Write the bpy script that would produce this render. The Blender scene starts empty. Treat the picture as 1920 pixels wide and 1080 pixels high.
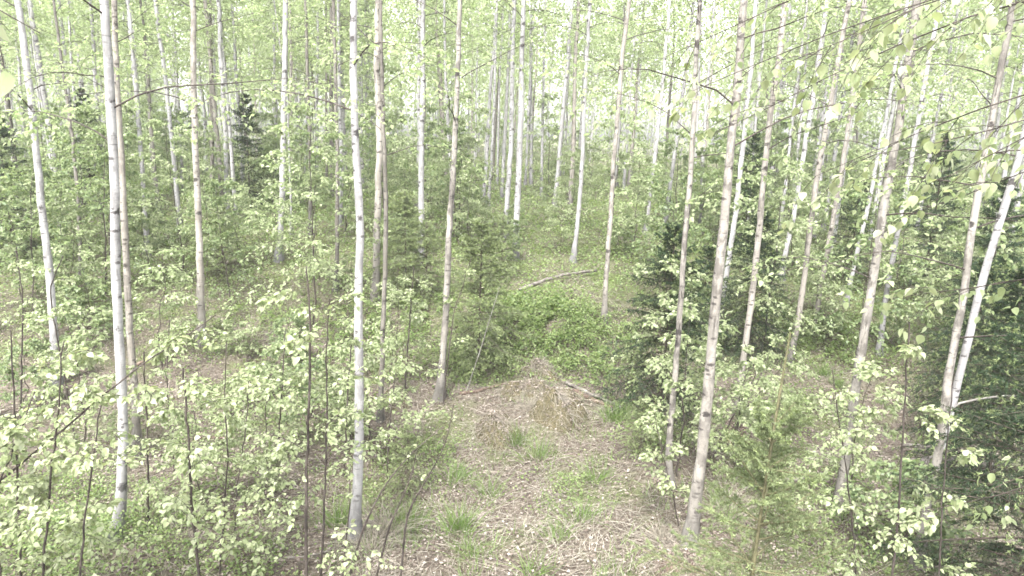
import bpy, math, numpy as np
from mathutils import Matrix, Vector

rng = np.random.default_rng(7)
D = bpy.data
SC = bpy.context.scene
COL = SC.collection
R = math.radians

# ------------------------------------------------------------------ camera, world, sun, exposure
H_CAM, PITCH, ROLL, F_PX = 4.0, 12.2, 1.8, 1297.0          # F_PX: focal length in pixels of the 1920 frame
cam_d = D.cameras.new('camera'); cam = D.objects.new('camera', cam_d); COL.objects.link(cam)
cam_d.sensor_width = 36.0; cam_d.lens = F_PX / 1920 * 36.0
cam_d.clip_start = 0.05; cam_d.clip_end = 1200
CM = Matrix.Rotation(R(90 - PITCH), 3, 'X') @ Matrix.Rotation(R(ROLL), 3, 'Z')
cam.matrix_world = Matrix.Translation((0, 0, H_CAM)) @ CM.to_4x4()
SC.camera = cam

W = D.worlds.new('World'); SC.world = W; W.use_nodes = True
wn, wl = W.node_tree.nodes, W.node_tree.links
sky = wn.new('ShaderNodeTexSky'); sky.sky_type = 'NISHITA'; sky.sun_disc = False
SUN_EL, SUN_AZ = 58.0, 200.0
sky.sun_elevation = R(SUN_EL); sky.sun_rotation = R(SUN_AZ)
sky.dust_density = 4.0; sky.air_density = 1.0
hs = wn.new('ShaderNodeHueSaturation'); hs.inputs['Saturation'].default_value = 0.12   # a bright white overcast
bg = wn['Background']; bg.inputs['Strength'].default_value = 0.13
wl.new(sky.outputs[0], hs.inputs['Color']); wl.new(hs.outputs[0], bg.inputs['Color'])

sd = D.lights.new('sun', 'SUN'); sun = D.objects.new('sun', sd); COL.objects.link(sun)
sd.energy = 1.5; sd.angle = R(11); sd.color = (1.0, 0.965, 0.92)
az = R(SUN_AZ)
sv = Vector((math.sin(az) * math.cos(R(SUN_EL)), math.cos(az) * math.cos(R(SUN_EL)), math.sin(R(SUN_EL))))
sun.rotation_euler = sv.to_track_quat('Z', 'Y').to_euler()

SC.view_settings.view_transform = 'Standard'; SC.view_settings.look = 'None'
SC.view_settings.gamma = 1.0; SC.view_settings.use_curve_mapping = False
SC.view_settings.exposure = 3.15
SC.render.engine = 'CYCLES'
cy = SC.cycles
cy.max_bounces = 8; cy.diffuse_bounces = 6; cy.glossy_bounces = 2; cy.transmission_bounces = 6
cy.volume_bounces = 1; cy.transparent_max_bounces = 4
cy.use_adaptive_sampling = True; cy.adaptive_threshold = 0.02
cy.use_denoising = True; cy.denoiser = 'OPENIMAGEDENOISE'; cy.denoising_input_passes = 'RGB_ALBEDO_NORMAL'; cy.denoising_prefilter = 'FAST'
HAZE = 0.0011

# ------------------------------------------------------------------ terrain and pixel geometry
_tn = [(rng.uniform(0, 6.28), rng.uniform(0, 6.28), wv, am) for wv, am in ((6.5, .09), (4.1, .06), (2.3, .045), (1.3, .03), (.8, .018), (.47, .012))]
MOUNDS = []                                                   # (x, y, radius, height)
def terrain(x, y):
    x = np.asarray(x, float); y = np.asarray(y, float)
    s = np.clip((x - 1.2) / 2.5, 0, 1)
    yy = y - 2.2 * s * np.clip((22 - y) / 8, 0, 1)
    z = np.interp(yy, [-50, 9, 10.5, 11.8, 13, 17, 22, 35, 60, 150, 400], [0, 0, .2, .55, .9, 1.45, 1.8, 2.3, 2.6, 3.2, 3.4])
    for a, p, wv, am in _tn:
        k = 6.2832 / wv
        z = z + am * np.sin(k * (x * math.cos(a) + y * math.sin(a)) + p) * np.sin(k * .8 * (-x * math.sin(a * 1.7) + y * math.cos(a * 1.7)) + 2 * p)
    for mx, my, mr, mh in MOUNDS:
        z = z + mh * np.exp(-((x - mx) ** 2 + (y - my) ** 2) / mr ** 2)
    return z
def ray(px, py):
    v = CM @ Vector(((px - 960) / F_PX, (540 - py) / F_PX, -1.0))
    return np.array(v)
def ground(px, py):
    d = ray(px, py); t = np.geomspace(2, 260, 4000)
    P = np.array([0, 0, H_CAM])[None] + t[:, None] * d[None]
    below = P[:, 2] < terrain(P[:, 0], P[:, 1])
    i = int(np.argmax(below)) if below.any() else len(t) - 1
    p = P[i].copy(); p[2] = terrain(p[0], p[1]); return p
def at_y(px, py, Y):
    d = ray(px, py); t = Y / d[1]
    return np.array([0, 0, H_CAM]) + t * d
def to_px(p):
    v = CM.transposed() @ (Vector(p) - Vector((0, 0, H_CAM)))
    return 960 + F_PX * v.x / -v.z, 540 - F_PX * v.y / -v.z, -v.z
def depth_of(p): return to_px(p)[2]
for (mx, my, mr, mh) in ((1035, 640, .95, .34), (905, 700, .55, -.16), (1010, 775, .75, .14)):
    g = ground(mx, my); MOUNDS.append((g[0], g[1], mr, mh))

# ------------------------------------------------------------------ materials
def mat(name):
    m = D.materials.new(name); m.use_nodes = True
    nt = m.node_tree; nt.nodes.clear()
    return m, nt.nodes, nt.links
def N(nodes, t, **kw):
    n = nodes.new(t)
    for k, v in kw.items():
        if k in n.inputs: n.inputs[k].default_value = v
        else: setattr(n, k, v)
    return n
def ramp(nodes, stops):
    r = nodes.new('ShaderNodeValToRGB'); e = r.color_ramp.elements
    while len(e) < len(stops): e.new(0.5)
    for i, (p, c) in enumerate(stops):
        e[i].position = p; e[i].color = (*c, 1) if len(c) == 3 else c
    return r

def leaf_material(name, cols, trans, rough=.45, per='island', spec=.35, tw=.5):
    m, n, l = mat(name)
    if per == 'island': src = N(n, 'ShaderNodeNewGeometry').outputs['Random Per Island']
    else: src = N(n, 'ShaderNodeObjectInfo').outputs['Random']
    r = ramp(n, [(i / (len(cols) - 1), c) for i, c in enumerate(cols)]); l.new(src, r.inputs[0])
    b = N(n, 'ShaderNodeBsdfPrincipled', Roughness=rough)
    b.inputs['Specular IOR Level'].default_value = spec
    l.new(r.outputs[0], b.inputs['Base Color'])
    t = N(n, 'ShaderNodeBsdfTranslucent')
    mx = N(n, 'ShaderNodeMix', data_type='RGBA', blend_type='MULTIPLY'); mx.inputs[0].default_value = 1
    l.new(r.outputs[0], mx.inputs[6]); mx.inputs[7].default_value = (*trans, 1); l.new(mx.outputs[2], t.inputs[0])
    ms = N(n, 'ShaderNodeMixShader', Fac=tw); o = N(n, 'ShaderNodeOutputMaterial')
    l.new(b.outputs[0], ms.inputs[1]); l.new(t.outputs[0], ms.inputs[2]); l.new(ms.outputs[0], o.inputs[0])
    return m

def bark_material(name, light, mid, dark, knots=.5, cracks=.4, base_h=.75):
    m, n, l = mat(name)
    tc = N(n, 'ShaderNodeTexCoord'); oi = N(n, 'ShaderNodeObjectInfo')
    off = N(n, 'ShaderNodeVectorMath', operation='ADD')
    cb = N(n, 'ShaderNodeCombineXYZ'); mu = N(n, 'ShaderNodeMath', operation='MULTIPLY'); mu.inputs[1].default_value = 37.0
    l.new(oi.outputs['Random'], mu.inputs[0])
    for i in range(3): l.new(mu.outputs[0], cb.inputs[i])
    l.new(tc.outputs['Object'], off.inputs[0]); l.new(cb.outputs[0], off.inputs[1])
    def mp(s):
        q = N(n, 'ShaderNodeVectorMath', operation='MULTIPLY'); q.inputs[1].default_value = s; l.new(off.outputs[0], q.inputs[0]); return q.outputs[0]
    def noise(s, det=3, ro=.6):
        q = N(n, 'ShaderNodeTexNoise', Scale=1.0, Detail=det, Roughness=ro); l.new(mp(s), q.inputs['Vector']); return q.outputs['Fac']
    def mapr(v, a, b, lo=0., hi=1.):
        q = N(n, 'ShaderNodeMapRange'); q.inputs[1].default_value = a; q.inputs[2].default_value = b; q.inputs[3].default_value = lo; q.inputs[4].default_value = hi
        l.new(v, q.inputs[0]); return q.outputs[0]
    def mixc(f, a, b):
        q = N(n, 'ShaderNodeMix', data_type='RGBA')
        l.new(f, q.inputs[0]) if not isinstance(f, float) else setattr(q.inputs[0], 'default_value', f)
        for s, c in ((6, a), (7, b)):
            if isinstance(c, tuple): q.inputs[s].default_value = (*c, 1)
            else: l.new(c, q.inputs[s])
        return q.outputs[2]
    def mth(op, a, b):
        q = N(n, 'ShaderNodeMath', operation=op)
        for s, c in ((0, a), (1, b)):
            if isinstance(c, (int, float)): q.inputs[s].default_value = c
            else: l.new(c, q.inputs[s])
        return q.outputs[0]
    c = mixc(mapr(noise((5, 5, 2.2), 4), .38, .66), light, mid)
    c = mixc(mapr(oi.outputs['Random'], 0, 1, 0, .55), c, mid)
    lent = mapr(noise((12, 12, 120), 3), .55, .66)                       # fine sideways lenticels
    c = mixc(mth('MULTIPLY', lent, .45), c, tuple(.5 * (a + b) for a, b in zip(mid, dark)))
    band = mapr(noise((6, 6, 46), 2), .64, .71)                           # broader dark bands
    c = mixc(mth('MULTIPLY', band, .7), c, dark)
    vo = N(n, 'ShaderNodeTexVoronoi', Scale=1.0); l.new(mp((4.2, 4.2, 6.2)), vo.inputs['Vector'])
    sp = N(n, 'ShaderNodeSeparateColor'); l.new(vo.outputs['Color'], sp.inputs[0])
    wob = noise((40, 40, 60), 2)
    dd = mth('ADD', vo.outputs['Distance'], mth('MULTIPLY', mth('SUBTRACT', wob, .5), .35))
    pt = mth('MULTIPLY', mapr(noise((10, 10, 6), 5, .7), .46, .57), mapr(noise((2.2, 2.2, 1.1), 2), .38, .52))
    c = mixc(mth('MULTIPLY', pt, min(.95, .42 + .5 * cracks)), c, tuple(.55 * a + .45 * b for a, b in zip(dark, mid)))      # weathered grey patches
    kn = mth('MULTIPLY', mapr(dd, .17, .25, 1, 0), mapr(sp.outputs[0], 1 - knots - .02, 1 - knots, 0, 1))
    c = mixc(mth('MULTIPLY', kn, .92), c, dark)
    v2 = N(n, 'ShaderNodeTexVoronoi', Scale=1.0); l.new(mp((9, 9, 21)), v2.inputs['Vector'])
    s2 = N(n, 'ShaderNodeSeparateColor'); l.new(v2.outputs['Color'], s2.inputs[0])
    d2 = mth('ADD', v2.outputs['Distance'], mth('MULTIPLY', mth('SUBTRACT', wob, .5), .5))
    c = mixc(mth('MULTIPLY', mth('MULTIPLY', mapr(d2, .22, .34, 1, 0), mapr(s2.outputs[0], .62, .66, 0, 1)), .8), c, dark)
    cr = mapr(noise((22, 22, 2.6), 5, .7), .64 - .06 * cracks, .70 - .06 * cracks)
    cr = mth('MULTIPLY', cr, mapr(noise((3, 3, .9), 2), .40, .60))
    c = mixc(mth('MULTIPLY', cr, min(1., cracks * 1.6)), c, dark)
    sx = N(n, 'ShaderNodeSeparateXYZ'); l.new(tc.outputs['Object'], sx.inputs[0])
    bz = mth('ADD', sx.outputs[2], mth('MULTIPLY', mth('SUBTRACT', noise((18, 18, 3), 3), .5), 1.1))
    c = mixc(mapr(bz, base_h * .2, base_h, .85, 0), c, tuple(.42 * q + .012 for q in mid))
    b = N(n, 'ShaderNodeBsdfPrincipled', Roughness=.78); b.inputs['Specular IOR Level'].default_value = .2
    l.new(c, b.inputs['Base Color'])
    hgt = mth('SUBTRACT', mth('MULTIPLY', noise((30, 30, 60), 4), .5), mth('ADD', mth('MULTIPLY', cr, .8), mth('MULTIPLY', kn, .5)))
    bp = N(n, 'ShaderNodeBump', Strength=.5, Distance=.012); l.new(hgt, bp.inputs['Height']); l.new(bp.outputs[0], b.inputs['Normal'])
    o = N(n, 'ShaderNodeOutputMaterial'); l.new(b.outputs[0], o.inputs[0])
    return m

def noise_material(name, cols, scale=6., rough=.9, detail=6, bump=.4, stretch=(1, 1, 1), island=0.):
    m, n, l = mat(name)
    tc = N(n, 'ShaderNodeTexCoord'); mp = N(n, 'ShaderNodeMapping'); mp.inputs['Scale'].default_value = stretch
    l.new(tc.outputs['Object'], mp.inputs[0])
    q = N(n, 'ShaderNodeTexNoise', Scale=scale, Detail=detail, Roughness=.65); l.new(mp.outputs[0], q.inputs['Vector'])
    f = q.outputs['Fac']
    if island:
        g = N(n, 'ShaderNodeNewGeometry'); a = N(n, 'ShaderNodeMix'); a.inputs[0].default_value = island
        l.new(f, a.inputs[2]); l.new(g.outputs['Random Per Island'], a.inputs[3]); f = a.outputs[0]
        r = ramp(n, [(i / (len(cols) - 1), c) for i, c in enumerate(cols)])
    else:
        r = ramp(n, [(.3 + .4 * i / (len(cols) - 1), c) for i, c in enumerate(cols)])
    l.new(f, r.inputs[0])
    b = N(n, 'ShaderNodeBsdfPrincipled', Roughness=rough); b.inputs['Specular IOR Level'].default_value = .2
    l.new(r.outputs[0], b.inputs['Base Color'])
    if bump:
        bp = N(n, 'ShaderNodeBump', Strength=bump, Distance=.02); l.new(q.outputs['Fac'], bp.inputs['Height']); l.new(bp.outputs[0], b.inputs['Normal'])
    o = N(n, 'ShaderNodeOutputMaterial'); l.new(b.outputs[0], o.inputs[0])
    return m

M = {}
M['white'] = bark_material('birch_bark_white', (.29, .286, .282), (.185, .18, .177), (.03, .027, .026), .62, .35)
M['tan'] = bark_material('birch_bark_tan', (.24, .222, .197), (.15, .136, .118), (.024, .021, .018), .6, .55)
M['rough'] = bark_material('birch_bark_cracked', (.232, .217, .195), (.145, .133, .116), (.022, .019, .018), .65, 1.0)
M['dark'] = bark_material('grey_bark', (.135, .125, .108), (.09, .082, .07), (.022, .02, .018), .3, .55)
M['twig'] = noise_material('twig_bark', [(.016, .013, .011), (.036, .029, .025), (.065, .055, .047)], 9, .8, 3, 0)
M['pale_twig'] = noise_material('lichen_twig', [(.06, .056, .05), (.105, .10, .09), (.16, .158, .145)], 14, .85, 3, 0)
M['leaf'] = leaf_material('birch_leaf', [(.16, .192, .094), (.20, .232, .124), (.235, .262, .154), (.275, .292, .194)], (1.22, 1.38, 1.12))
M['leaf_obj'] = leaf_material('birch_leaf_single', [(.165, .197, .098), (.207, .237, .13), (.24, .267, .16), (.278, .297, .205)], (1.3, 1.3, 1.0), .38, 'object', .5)
M['tree_leaf'] = leaf_material('birch_leaf_high', [(.17, .202, .104), (.21, .242, .134), (.238, .263, .155), (.268, .288, .18)], (1.25, 1.42, 1.1), .5, 'island', .3, .55)
M['shrub_leaf'] = leaf_material('shrub_leaf', [(.08, .115, .052), (.115, .155, .072), (.15, .185, .092), (.18, .215, .115)], (1.3, 1.35, .95))
M['berry_leaf'] = leaf_material('blueberry_leaf', [(.075, .115, .040), (.11, .155, .056), (.145, .185, .072), (.18, .215, .098)], (1.25, 1.35, .8), .5)
M['needle'] = leaf_material('spruce_needle', [(.012, .023, .012), (.021, .036, .018), (.036, .057, .028)], (1.1, 1.2, .8), .7, 'island', .12, .2)
M['needle_light'] = leaf_material('spruce_needle_young', [(.078, .100, .046), (.108, .134, .062), (.142, .166, .082)], (1.1, 1.2, .8), .5, 'island', .3, .3)
M['shoot'] = leaf_material('spruce_new_shoot', [(.13, .165, .07), (.17, .205, .09), (.21, .24, .12)], (1.2, 1.3, .8), .5, 'island', .3, .35)
M['grass'] = leaf_material('green_grass', [(.060, .105, .026), (.09, .14, .04), (.13, .175, .06)], (1.2, 1.3, .8), .5, 'island', .3, .35)
M['straw'] = leaf_material('dry_straw', [(.108, .094, .07), (.168, .151, .119), (.235, .215, .177), (.30, .278, .238)], (1.0, .95, .85), .7, 'island', .25, .25)
M['litter'] = leaf_material('fallen_leaf', [(.05, .037, .028), (.095, .074, .061), (.16, .132, .112), (.24, .21, .187)], (1.0, .9, .8), .6, 'island', .3, .12)
M['moss'] = noise_material('moss', [(.022, .02, .011), (.048, .042, .023), (.085, .07, .043)], 30, .95, 8, .9)
M['dead_wood'] = noise_material('dead_wood', [(.035, .03, .026), (.095, .085, .075), (.17, .158, .143)], 9, .85, 6, .6, (1, 1, 1))
M['red_wood'] = noise_material('rotten_wood', [(.025, .018, .014), (.065, .046, .036), (.13, .10, .08)], 11, .9, 6, .8)
M['spruce_bark'] = noise_material('spruce_bark', [(.025, .02, .016), (.048, .039, .031), (.08, .066, .054)], 30, .9, 4, .5)
M['young_stem'] = noise_material('young_spruce_bark', [(.05, .048, .026), (.08, .075, .04), (.11, .102, .058)], 40, .8, 4, .3)

def ground_material():
    m, n, l = mat('forest_floor')
    tc = N(n, 'ShaderNodeTexCoord')
    def nz(s, d=6, dist=0.):
        q = N(n, 'ShaderNodeTexNoise', Scale=s, Detail=d, Roughness=.65, Distortion=dist); l.new(tc.outputs['Object'], q.inputs['Vector']); return q.outputs['Fac']
    r1 = ramp(n, [(.30, (.022, .018, .014)), (.45, (.055, .045, .036)), (.58, (.10, .085, .069)), (.72, (.152, .134, .114))]); l.new(nz(26, 8, .6), r1.inputs[0])
    r2 = ramp(n, [(.30, (.032, .038, .014)), (.55, (.065, .085, .028)), (.75, (.11, .125, .05))]); l.new(nz(34, 6), r2.inputs[0])
    mk = ramp(n, [(.50, (0, 0, 0)), (.62, (1, 1, 1))]); l.new(nz(.75, 5), mk.inputs[0])
    mx = N(n, 'ShaderNodeMix', data_type='RGBA')
    sp = N(n, 'ShaderNodeSeparateXYZ'); l.new(tc.outputs['Object'], sp.inputs[0])
    mr = N(n, 'ShaderNodeMapRange'); mr.inputs[1].default_value = 10.5; mr.inputs[2].default_value = 15; mr.inputs[4].default_value = .45; l.new(sp.outputs[1], mr.inputs[0])   # the slope is mossier than the clearing
    ml = N(n, 'ShaderNodeMath', operation='MULTIPLY_ADD', use_clamp=True); ml.inputs[1].default_value = .6; l.new(mk.outputs[0], ml.inputs[0]); l.new(mr.outputs[0], ml.inputs[2])
    l.new(ml.outputs[0], mx.inputs[0]); l.new(r1.outputs[0], mx.inputs[6]); l.new(r2.outputs[0], mx.inputs[7])
    b = N(n, 'ShaderNodeBsdfPrincipled', Roughness=.95); b.inputs['Specular IOR Level'].default_value = .15
    l.new(mx.outputs[2], b.inputs['Base Color'])
    bp = N(n, 'ShaderNodeBump', Strength=.9, Distance=.04); l.new(nz(42, 8, .5), bp.inputs['Height']); l.new(bp.outputs[0], b.inputs['Normal'])
    o = N(n, 'ShaderNodeOutputMaterial'); l.new(b.outputs[0], o.inputs[0])
    return m
M['ground'] = ground_material()

# ------------------------------------------------------------------ mesh helpers
def make_mesh(name, V, faces, material, smooth=False):
    """V (n,3); faces: list of int arrays (m,k)."""
    me = D.meshes.new(name)
    faces = [f for f in faces if len(f)]
    V = np.ascontiguousarray(V, dtype=np.float32)
    me.vertices.add(len(V)); me.vertices.foreach_set('co', V.ravel())
    loops = np.concatenate([f.ravel() for f in faces]).astype(np.int32)
    tot = np.concatenate([np.full(len(f), f.shape[1], np.int32) for f in faces])
    start = np.concatenate([[0], np.cumsum(tot)[:-1]]).astype(np.int32)
    me.loops.add(len(loops)); me.loops.foreach_set('vertex_index', loops)
    me.polygons.add(len(tot)); me.polygons.foreach_set('loop_start', start); me.polygons.foreach_set('loop_total', tot)
    if smooth: me.polygons.foreach_set('use_smooth', np.ones(len(tot), bool))
    me.materials.append(material); me.update(calc_edges=True); me.validate()
    return me
class Geo:
    def __init__(s): s.V, s.F, s.n = [], [], 0
    def add(s, V, F):
        V = V.reshape(-1, 3); s.V.append(V); s.F.append(F + s.n); s.n += len(V); return s
    def mesh(s, name, m, smooth=False, off=None):
        V = np.concatenate(s.V)
        if off is not None: V = V - np.asarray(off)[None]
        return make_mesh(name, V, s.F, m, smooth)
def unit(v): return v / np.maximum(np.linalg.norm(v, axis=-1, keepdims=True), 1e-9)
def tubes(P, Rr, S=4, rough=0.):
    P = np.asarray(P, float); Rr = np.asarray(Rr, float)
    n, K, _ = P.shape
    T = unit(np.gradient(P, axis=1))
    mean = unit(P[:, -1] - P[:, 0])
    ref = np.where(np.abs(mean[:, 2:3]) > .8, np.array([[1., 0, 0]]), np.array([[0, 0, 1.]]))[:, None, :]
    U = unit(np.cross(T, np.broadcast_to(ref, T.shape))); Vv = np.cross(T, U)
    a = np.arange(S) / S * 2 * np.pi
    rr = np.broadcast_to(Rr[:, :, None], (n, K, S))
    if rough: rr = rr * (1 + rough * rng.standard_normal((n, K, S)))
    V = P[:, :, None] + rr[..., None] * (np.cos(a)[None, None, :, None] * U[:, :, None] + np.sin(a)[None, None, :, None] * Vv[:, :, None])
    i = np.arange(n)[:, None, None] * K * S + np.arange(K - 1)[None, :, None] * S + np.arange(S)[None, None]
    j = np.arange(n)[:, None, None] * K * S + np.arange(K - 1)[None, :, None] * S + ((np.arange(S) + 1) % S)[None, None]
    Fq = np.stack([i, j, j + S, i + S], -1).reshape(-1, 4)
    return V.reshape(-1, 3), Fq
def instances(P, A, Nn, size, T, F):
    """template T (x: side, y: axis, z: normal) at P along A with normal Nn."""
    A = unit(A); Sd = unit(np.cross(A, Nn)); Nn = np.cross(Sd, A)
    size = np.broadcast_to(np.asarray(size, float), (len(P),))
    V = P[:, None] + size[:, None, None] * (T[None, :, 0:1] * Sd[:, None] + T[None, :, 1:2] * A[:, None] + T[None, :, 2:3] * Nn[:, None])
    return V.reshape(-1, 3), (F[None] + (np.arange(len(P)) * len(T))[:, None, None]).reshape(-1, F.shape[1])
LEAF2 = (np.array([[0, 0, 0], [.36, .40, .08], [0, 1, -.06], [-.36, .40, .08]], float), np.array([[0, 1, 2], [0, 2, 3]]))
LEAF4 = (np.array([[0, 0, 0], [.34, .22, .07], [.30, .58, .04], [0, 1, -.12], [-.30, .58, .04], [-.34, .22, .07]], float),
         np.array([[0, 1, 2], [0, 2, 3], [0, 3, 4], [0, 4, 5]]))
NEEDLE = (np.array([[-.5, 0, 0], [.5, 0, 0], [0, 1, 0]], float), np.array([[0, 1, 2]]))
def leaf_near(curl, fold):
    mid = [(0, t, -curl * t * t) for t in (0., .3, .62, 1.)]
    sd = [(w, t, fold * w - curl * t * t + e) for t, w, e in ((.06, .20, 0), (.27, .37, .015), (.50, .36, -.015), (.70, .24, .02), (.86, .10, 0))]
    V = mid + sd + [(-a, b, c) for a, b, c in sd] + [(-.012, -.28, .05), (.012, -.28, .05)]
    def half(o):
        s = [4 + o + k for k in range(5)]
        f = [(0, s[0], s[1]), (0, s[1], 1), (1, s[1], s[2]), (1, s[2], 2), (2, s[2], s[3]), (2, s[3], s[4]), (2, s[4], 3)]
        return f if o == 0 else [q[::-1] for q in f]
    return np.array(V, float), np.array(half(0) + half(5) + [(14, 15, 0)])
NEAR_LEAVES = [leaf_near(c, f) for c, f in ((.10, .25), (.25, .15), (.02, .40), (.38, .30), (-.12, .2))]
LEAF_MESH = []
for V, F in NEAR_LEAVES:
    LEAF_MESH.append(make_mesh('leaf', V, [F], M['leaf_obj'], True))

# ------------------------------------------------------------------ objects
def put(name, data, parent=None, loc=None, **props):
    o = D.objects.new(name, data); COL.objects.link(o)
    if parent is not None: o.parent = parent
    if loc is not None: o.location = [float(q) for q in loc]
    for k, v in props.items():
        if v: o[k] = v
    return o
def thing(name, label, cat, loc, group=None): return put(name, None, None, loc, label=label, category=cat, group=group)
def copy_tree(o, parent=None):
    c = o.copy(); COL.objects.link(c)
    if parent is not None: c.parent = parent
    for ch in o.children: copy_tree(ch, c)
    return c

# ------------------------------------------------------------------ plant growth
def resample(P, Rr, n):
    P = np.asarray(P, float); d = np.concatenate([[0], np.cumsum(np.linalg.norm(np.diff(P, axis=0), axis=1))])
    t = np.linspace(0, d[-1], n)
    # smooth: interpolate, then relax
    Q = np.stack([np.interp(t, d, P[:, k]) for k in range(3)], 1); r = np.interp(t, d, Rr)
    for _ in range(2):
        Q[1:-1] = .25 * Q[:-2] + .5 * Q[1:-1] + .25 * Q[2:]
    return Q, r
def grow(o, d, L, K, droop, wob, r0, r1):
    """curved shoots: origins o (n,3), directions d, lengths L -> P (n,K,3), Rr (n,K)."""
    n = len(o); d = unit(d); P = np.zeros((n, K, 3)); P[:, 0] = o
    step = (np.asarray(L) / (K - 1))[:, None]
    for k in range(1, K):
        d = unit(d + np.array([0, 0, -1.]) * np.reshape(droop, (-1, 1)) / (K - 1) + wob * rng.standard_normal((n, 3)))
        P[:, k] = P[:, k - 1] + step * d
    t = np.linspace(0, 1, K)[None]
    Rr = np.reshape(r0, (-1, 1)) * (1 - t) + np.reshape(r1, (-1, 1)) * t
    return P, np.broadcast_to(Rr, (n, K))
def along(P, i, t):
    K = P.shape[1]; x = np.clip(t * (K - 1), 0, K - 1.001); k = x.astype(int); f = (x - k)[:, None]
    a, b = P[i, k], P[i, k + 1]
    return a * (1 - f) + b * f, unit(b - a)
def side_shoots(P, L, per, t0, ang, lf, K=4, droop=.5, r=.0028, up=.0, flat=.5):
    n = len(P); i = np.repeat(np.arange(n), per); m = len(i)
    t = np.tile((np.arange(per) + .5) / per, n) * (1 - t0) + t0 + rng.uniform(-.05, .05, m)
    o, ax = along(P, i, np.clip(t, 0, 1))
    sgn = np.where(np.tile(np.arange(per), n) % 2, 1., -1.)
    hor = unit(np.cross(ax, np.array([[0, 0, 1.]]))); oth = np.cross(hor, ax)
    phi = rng.normal(0, 1 - flat + .05, m)
    per_d = sgn[:, None] * (np.cos(phi)[:, None] * hor + np.sin(phi)[:, None] * oth)
    a = np.radians(ang) * rng.uniform(.75, 1.25, m)[:, None]
    d = np.cos(a) * ax + np.sin(a) * per_d + np.array([[0, 0, up]])
    l = np.asarray(L)[i] * lf * (1.05 - .55 * t) * rng.uniform(.7, 1.25, m)
    return grow(o, d, l, K, droop, .07, r, r * .45)
def leaves_on(P, per, size, t0=.15, tilt=.38, hang=.25):
    n = len(P); i = np.repeat(np.arange(n), per); m = len(i)
    t = rng.uniform(t0, 1.0, m); o, ax = along(P, i, t)
    rnd = rng.standard_normal((m, 3))
    rnd[:, 2] *= .5; A = unit(ax * .5 + rnd * .65 + np.array([[0, 0, -hang]]))
    Nn = np.array([[0, 0, 1.]]) + tilt * rng.standard_normal((m, 3))
    s = size * rng.uniform(.6, 1.25, m)
    o = o + A * s[:, None] * .25
    return o, A, Nn, s
def leaf_objects(parent, base, o, A, Nn, s):
    A = unit(A); Sd = unit(np.cross(A, Nn)); Nn = np.cross(Sd, A); o = o - base[None]
    for k in range(len(o)):
        q = D.objects.new('leaf', LEAF_MESH[int(rng.integers(len(LEAF_MESH)))]); COL.objects.link(q); q.parent = parent
        z = float(s[k])
        q.matrix_basis = Matrix(((Sd[k, 0] * z, A[k, 0] * z, Nn[k, 0] * z, o[k, 0]), (Sd[k, 1] * z, A[k, 1] * z, Nn[k, 1] * z, o[k, 1]),
                                 (Sd[k, 2] * z, A[k, 2] * z, Nn[k, 2] * z, o[k, 2]), (0, 0, 0, 1)))
def leafing(root, base, P, per, size, mt, n_obj=0, tpl=LEAF4, thin=(4.6, 6.8, .16), **kw):
    o, A, Nn, s = leaves_on(P, per, size, **kw)
    # spring crowns, leaves thinned higher up to let more light into the wood
    m = rng.random(len(o)) < np.interp(o[:, 2] - base[2], [thin[0], thin[1]], [1., thin[2]]); o, A, Nn, s = o[m], A[m], Nn[m], s[m]
    if n_obj:
        # the leaves that show largest in the photograph become parts of their own
        rel = o - np.array([0, 0, H_CAM]); d = np.linalg.norm(rel, axis=1)
        v = rel @ np.array(CM); ok = (-v[:, 2] > .3) & (np.abs(v[:, 0] / -v[:, 2]) < .78) & (np.abs(v[:, 1] / -v[:, 2]) < .45)
        score = np.where(ok, s / d, 0); idx = np.argsort(-score)[:n_obj]; idx = idx[score[idx] > 0]
        leaf_objects(root, base, o[idx], A[idx], Nn[idx], s[idx])
        keep = np.ones(len(o), bool); keep[idx] = False
        o, A, Nn, s = o[keep], A[keep], Nn[keep], s[keep]
    if len(o):
        V, F = instances(o, A, Nn, s, *tpl)
        put('foliage', make_mesh('foliage', V - base[None], [F], mt), root, kind='stuff')
def stem_mesh(P, Rr, S, base, m, rough=.05):
    V, F = tubes(P[None], Rr[None], S, rough)
    return make_mesh('stem', V - base[None], [F], m, True)

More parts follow.
